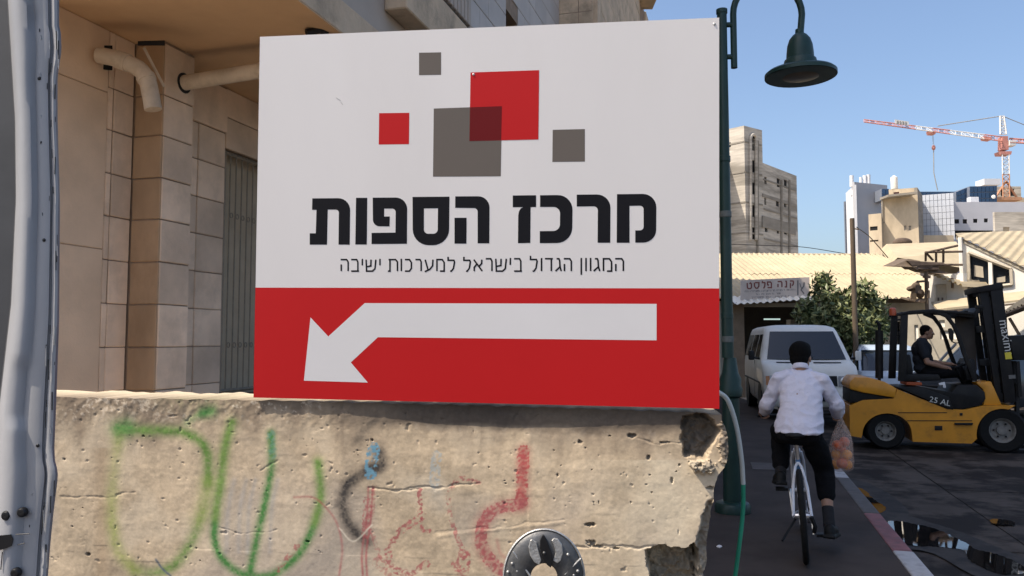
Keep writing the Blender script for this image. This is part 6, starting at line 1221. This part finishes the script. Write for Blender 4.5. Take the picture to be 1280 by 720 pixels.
# tower crane
M_cr = pm('crane_red', (.46, .20, .16), .6, .15, 1); M_cw = pm('crane_white', (.60, .58, .55), .6, .1, 1); M_co = pm('crane_orange', (.44, .23, .13), .6, .2, 1); M_cg = pm('crane_weight', (.25, .24, .22), .8)
CYd = 160; cr_ = thing('tower_crane', 'red and white tower crane with long jib against the blue sky', 'crane', at(1257, 246, CYd)); A = lambda u, v, dy=0: at(u, v, CYd+dy)
def truss(name, ax0, ax1, sec0, sec1, nseg, m, r=.10, tri=False):
    """lattice between two section outlines"""
    k = len(sec0); mb = MB(); 
    for c in range(k): mb.tube([sec0[c], sec1[c]], r*1.4, 4)
    for i in range(nseg+1):
        s = [lerp(sec0[c], sec1[c], i/nseg) for c in range(k)]
        for c in range(k): mb.tube([s[c], s[(c+1) % k]], r*.7, 3)
        if i < nseg:
            s2 = [lerp(sec0[c], sec1[c], (i+1)/nseg) for c in range(k)]
            for c in range(k): mb.tube([s[c], s2[(c+1) % k]] if i % 2 else [s[(c+1) % k], s2[c]], r*.7, 3)
    return mb.build(name, m, cr_, None, world=True)
sq = lambda u, v, h: [A(u-h, v, -h*.16), A(u+h, v, -h*.16), A(u+h, v, h*.16), A(u-h, v, h*.16)]
truss('mast_section', 0, 0, sq(1258, 247, 4.2), sq(1257.5, 218, 4.2), 5, M_co); truss('mast_section', 0, 0, sq(1257.5, 217.5, 4.2), sq(1257, 193, 4.2), 4, M_cw)
for du in (-14, 13): MB().tube([A(1258+du, 247), A(1257.5, 226)], .22, 5).build('base_brace', M_co, cr_, world=True)
MB().obox(A(1240, 250, -3), (6, 0, 0), (0, 5, 0), (0, 0, .6)).build('base_frame', M_co, cr_, None, world=True)
MB().prism([A(1251, 193, -.8), A(1264, 193, -.8), A(1265, 189, -.8), A(1250, 189, -.8)], (0, 2, 0)).build('slewing_ring', M_cr, cr_, None, world=True)
MB().prism([A(1253, 187, -.7), A(1261, 187, -.7), A(1260, 170, -.7), A(1253.5, 170, -.7)], (0, 1.6, 0)).build('slewing_tower', M_cr, cr_, None, world=True)
MB().prism([A(1262, 182, -1), A(1270, 182, -1), A(1271, 176, -1), A(1262, 175, -1)], (0, 1.6, 0)).build('cab', M_cw, cr_, None, bevel=.05, world=True)
hs = [A(1250.5, 168, -.6), A(1258, 168, -.6), A(1258, 168, .6), A(1250.5, 168, .6)]; he = [A(1250, 145, -.3), A(1255, 145, -.3), A(1255, 145, .3), A(1250, 145, .3)]; truss('tower_head', 0, 0, hs, he, 4, M_cw, .13)
jt = lambda t: (1252+(1080-1252)*t, 176.5+(152.5-176.5)*t)
nj = 8
for i in range(nj):
    a, b = jt(i/nj), jt((i+1)/nj); ha, hb = 5.6-2.6*i/nj, 5.6-2.6*(i+1)/nj
    truss('jib_section', 0, 0, [A(a[0], a[1], -.9), A(a[0], a[1], .9), A(a[0], a[1]-ha, 0)], [A(b[0], b[1], -.9), A(b[0], b[1], .9), A(b[0], b[1]-hb, 0)], 3, [M_cr, M_cw, M_cw, M_cr, M_cw, M_cr, M_cr, M_cr][i], .085)
MB().obox(A(1119, 154.2, -1.1), A(1136, 156.8, -1.1)-A(1119, 154.2, -1.1), (0, .15, 0), (0, 0, .8)).build('jib_sign', M_cw, cr_, None, world=True)
for k in range(4): MB().obox(A(1121.5+k*3.4, 154.1+k*.5, -1.16), (.26, 0, -.04), (0, .04, 0), (0, 0, .55)).build('sign_letter', M_cg, cr_, None, world=True)
truss('counter_jib', 0, 0, [A(1262, 178, -.9), A(1262, 178, .9), A(1262, 173, 0)], [A(1302, 180, -.9), A(1302, 180, .9), A(1302, 176, 0)], 5, M_cr, .12)
MB().obox(A(1290, 188, -1), (2.4, 0, 0), (0, 2, 0), (0, 0, 1.5)).build('counterweight', M_cg, cr_, None, world=True)
for a, b in (((1252, 145), (1172, 157.5)), ((1253, 145), (1300, 164))): MB().tube([A(*a), A(*b)], .09, 4).build('tie_rod', M_cg, cr_, world=True)
MB().prism([A(1162, 163, -.7), A(1170, 164, -.7), A(1169.5, 167.5, -.7), A(1163, 167, -.7)], (0, 1.4, 0)).build('trolley', M_cr, cr_, None, world=True)
MB().prism([A(1230, 170, -.7), A(1240, 171.5, -.7), A(1239, 175, -.7), A(1231, 174, -.7)], (0, 1.4, 0)).build('winch', M_cr, cr_, None, world=True)
for du in (-.7, .7): MB().tube([A(1166+du, 167), A(1167+du*.6, 182)], .04, 3).build('hoist_rope', M_cg, cr_, world=True)
MB().lathe([(0, -.55), (.3, -.3), (.38, .1), (.25, .5), (0, .6)], A(1167, 185), 10).build('hook_block', M_cr, cr_, 40, world=True)
MB().tube([A(1167, 187), A(1167.3, 216), A(1172, 238)], .10, 4).build('load_rope', M_cg, cr_, world=True)
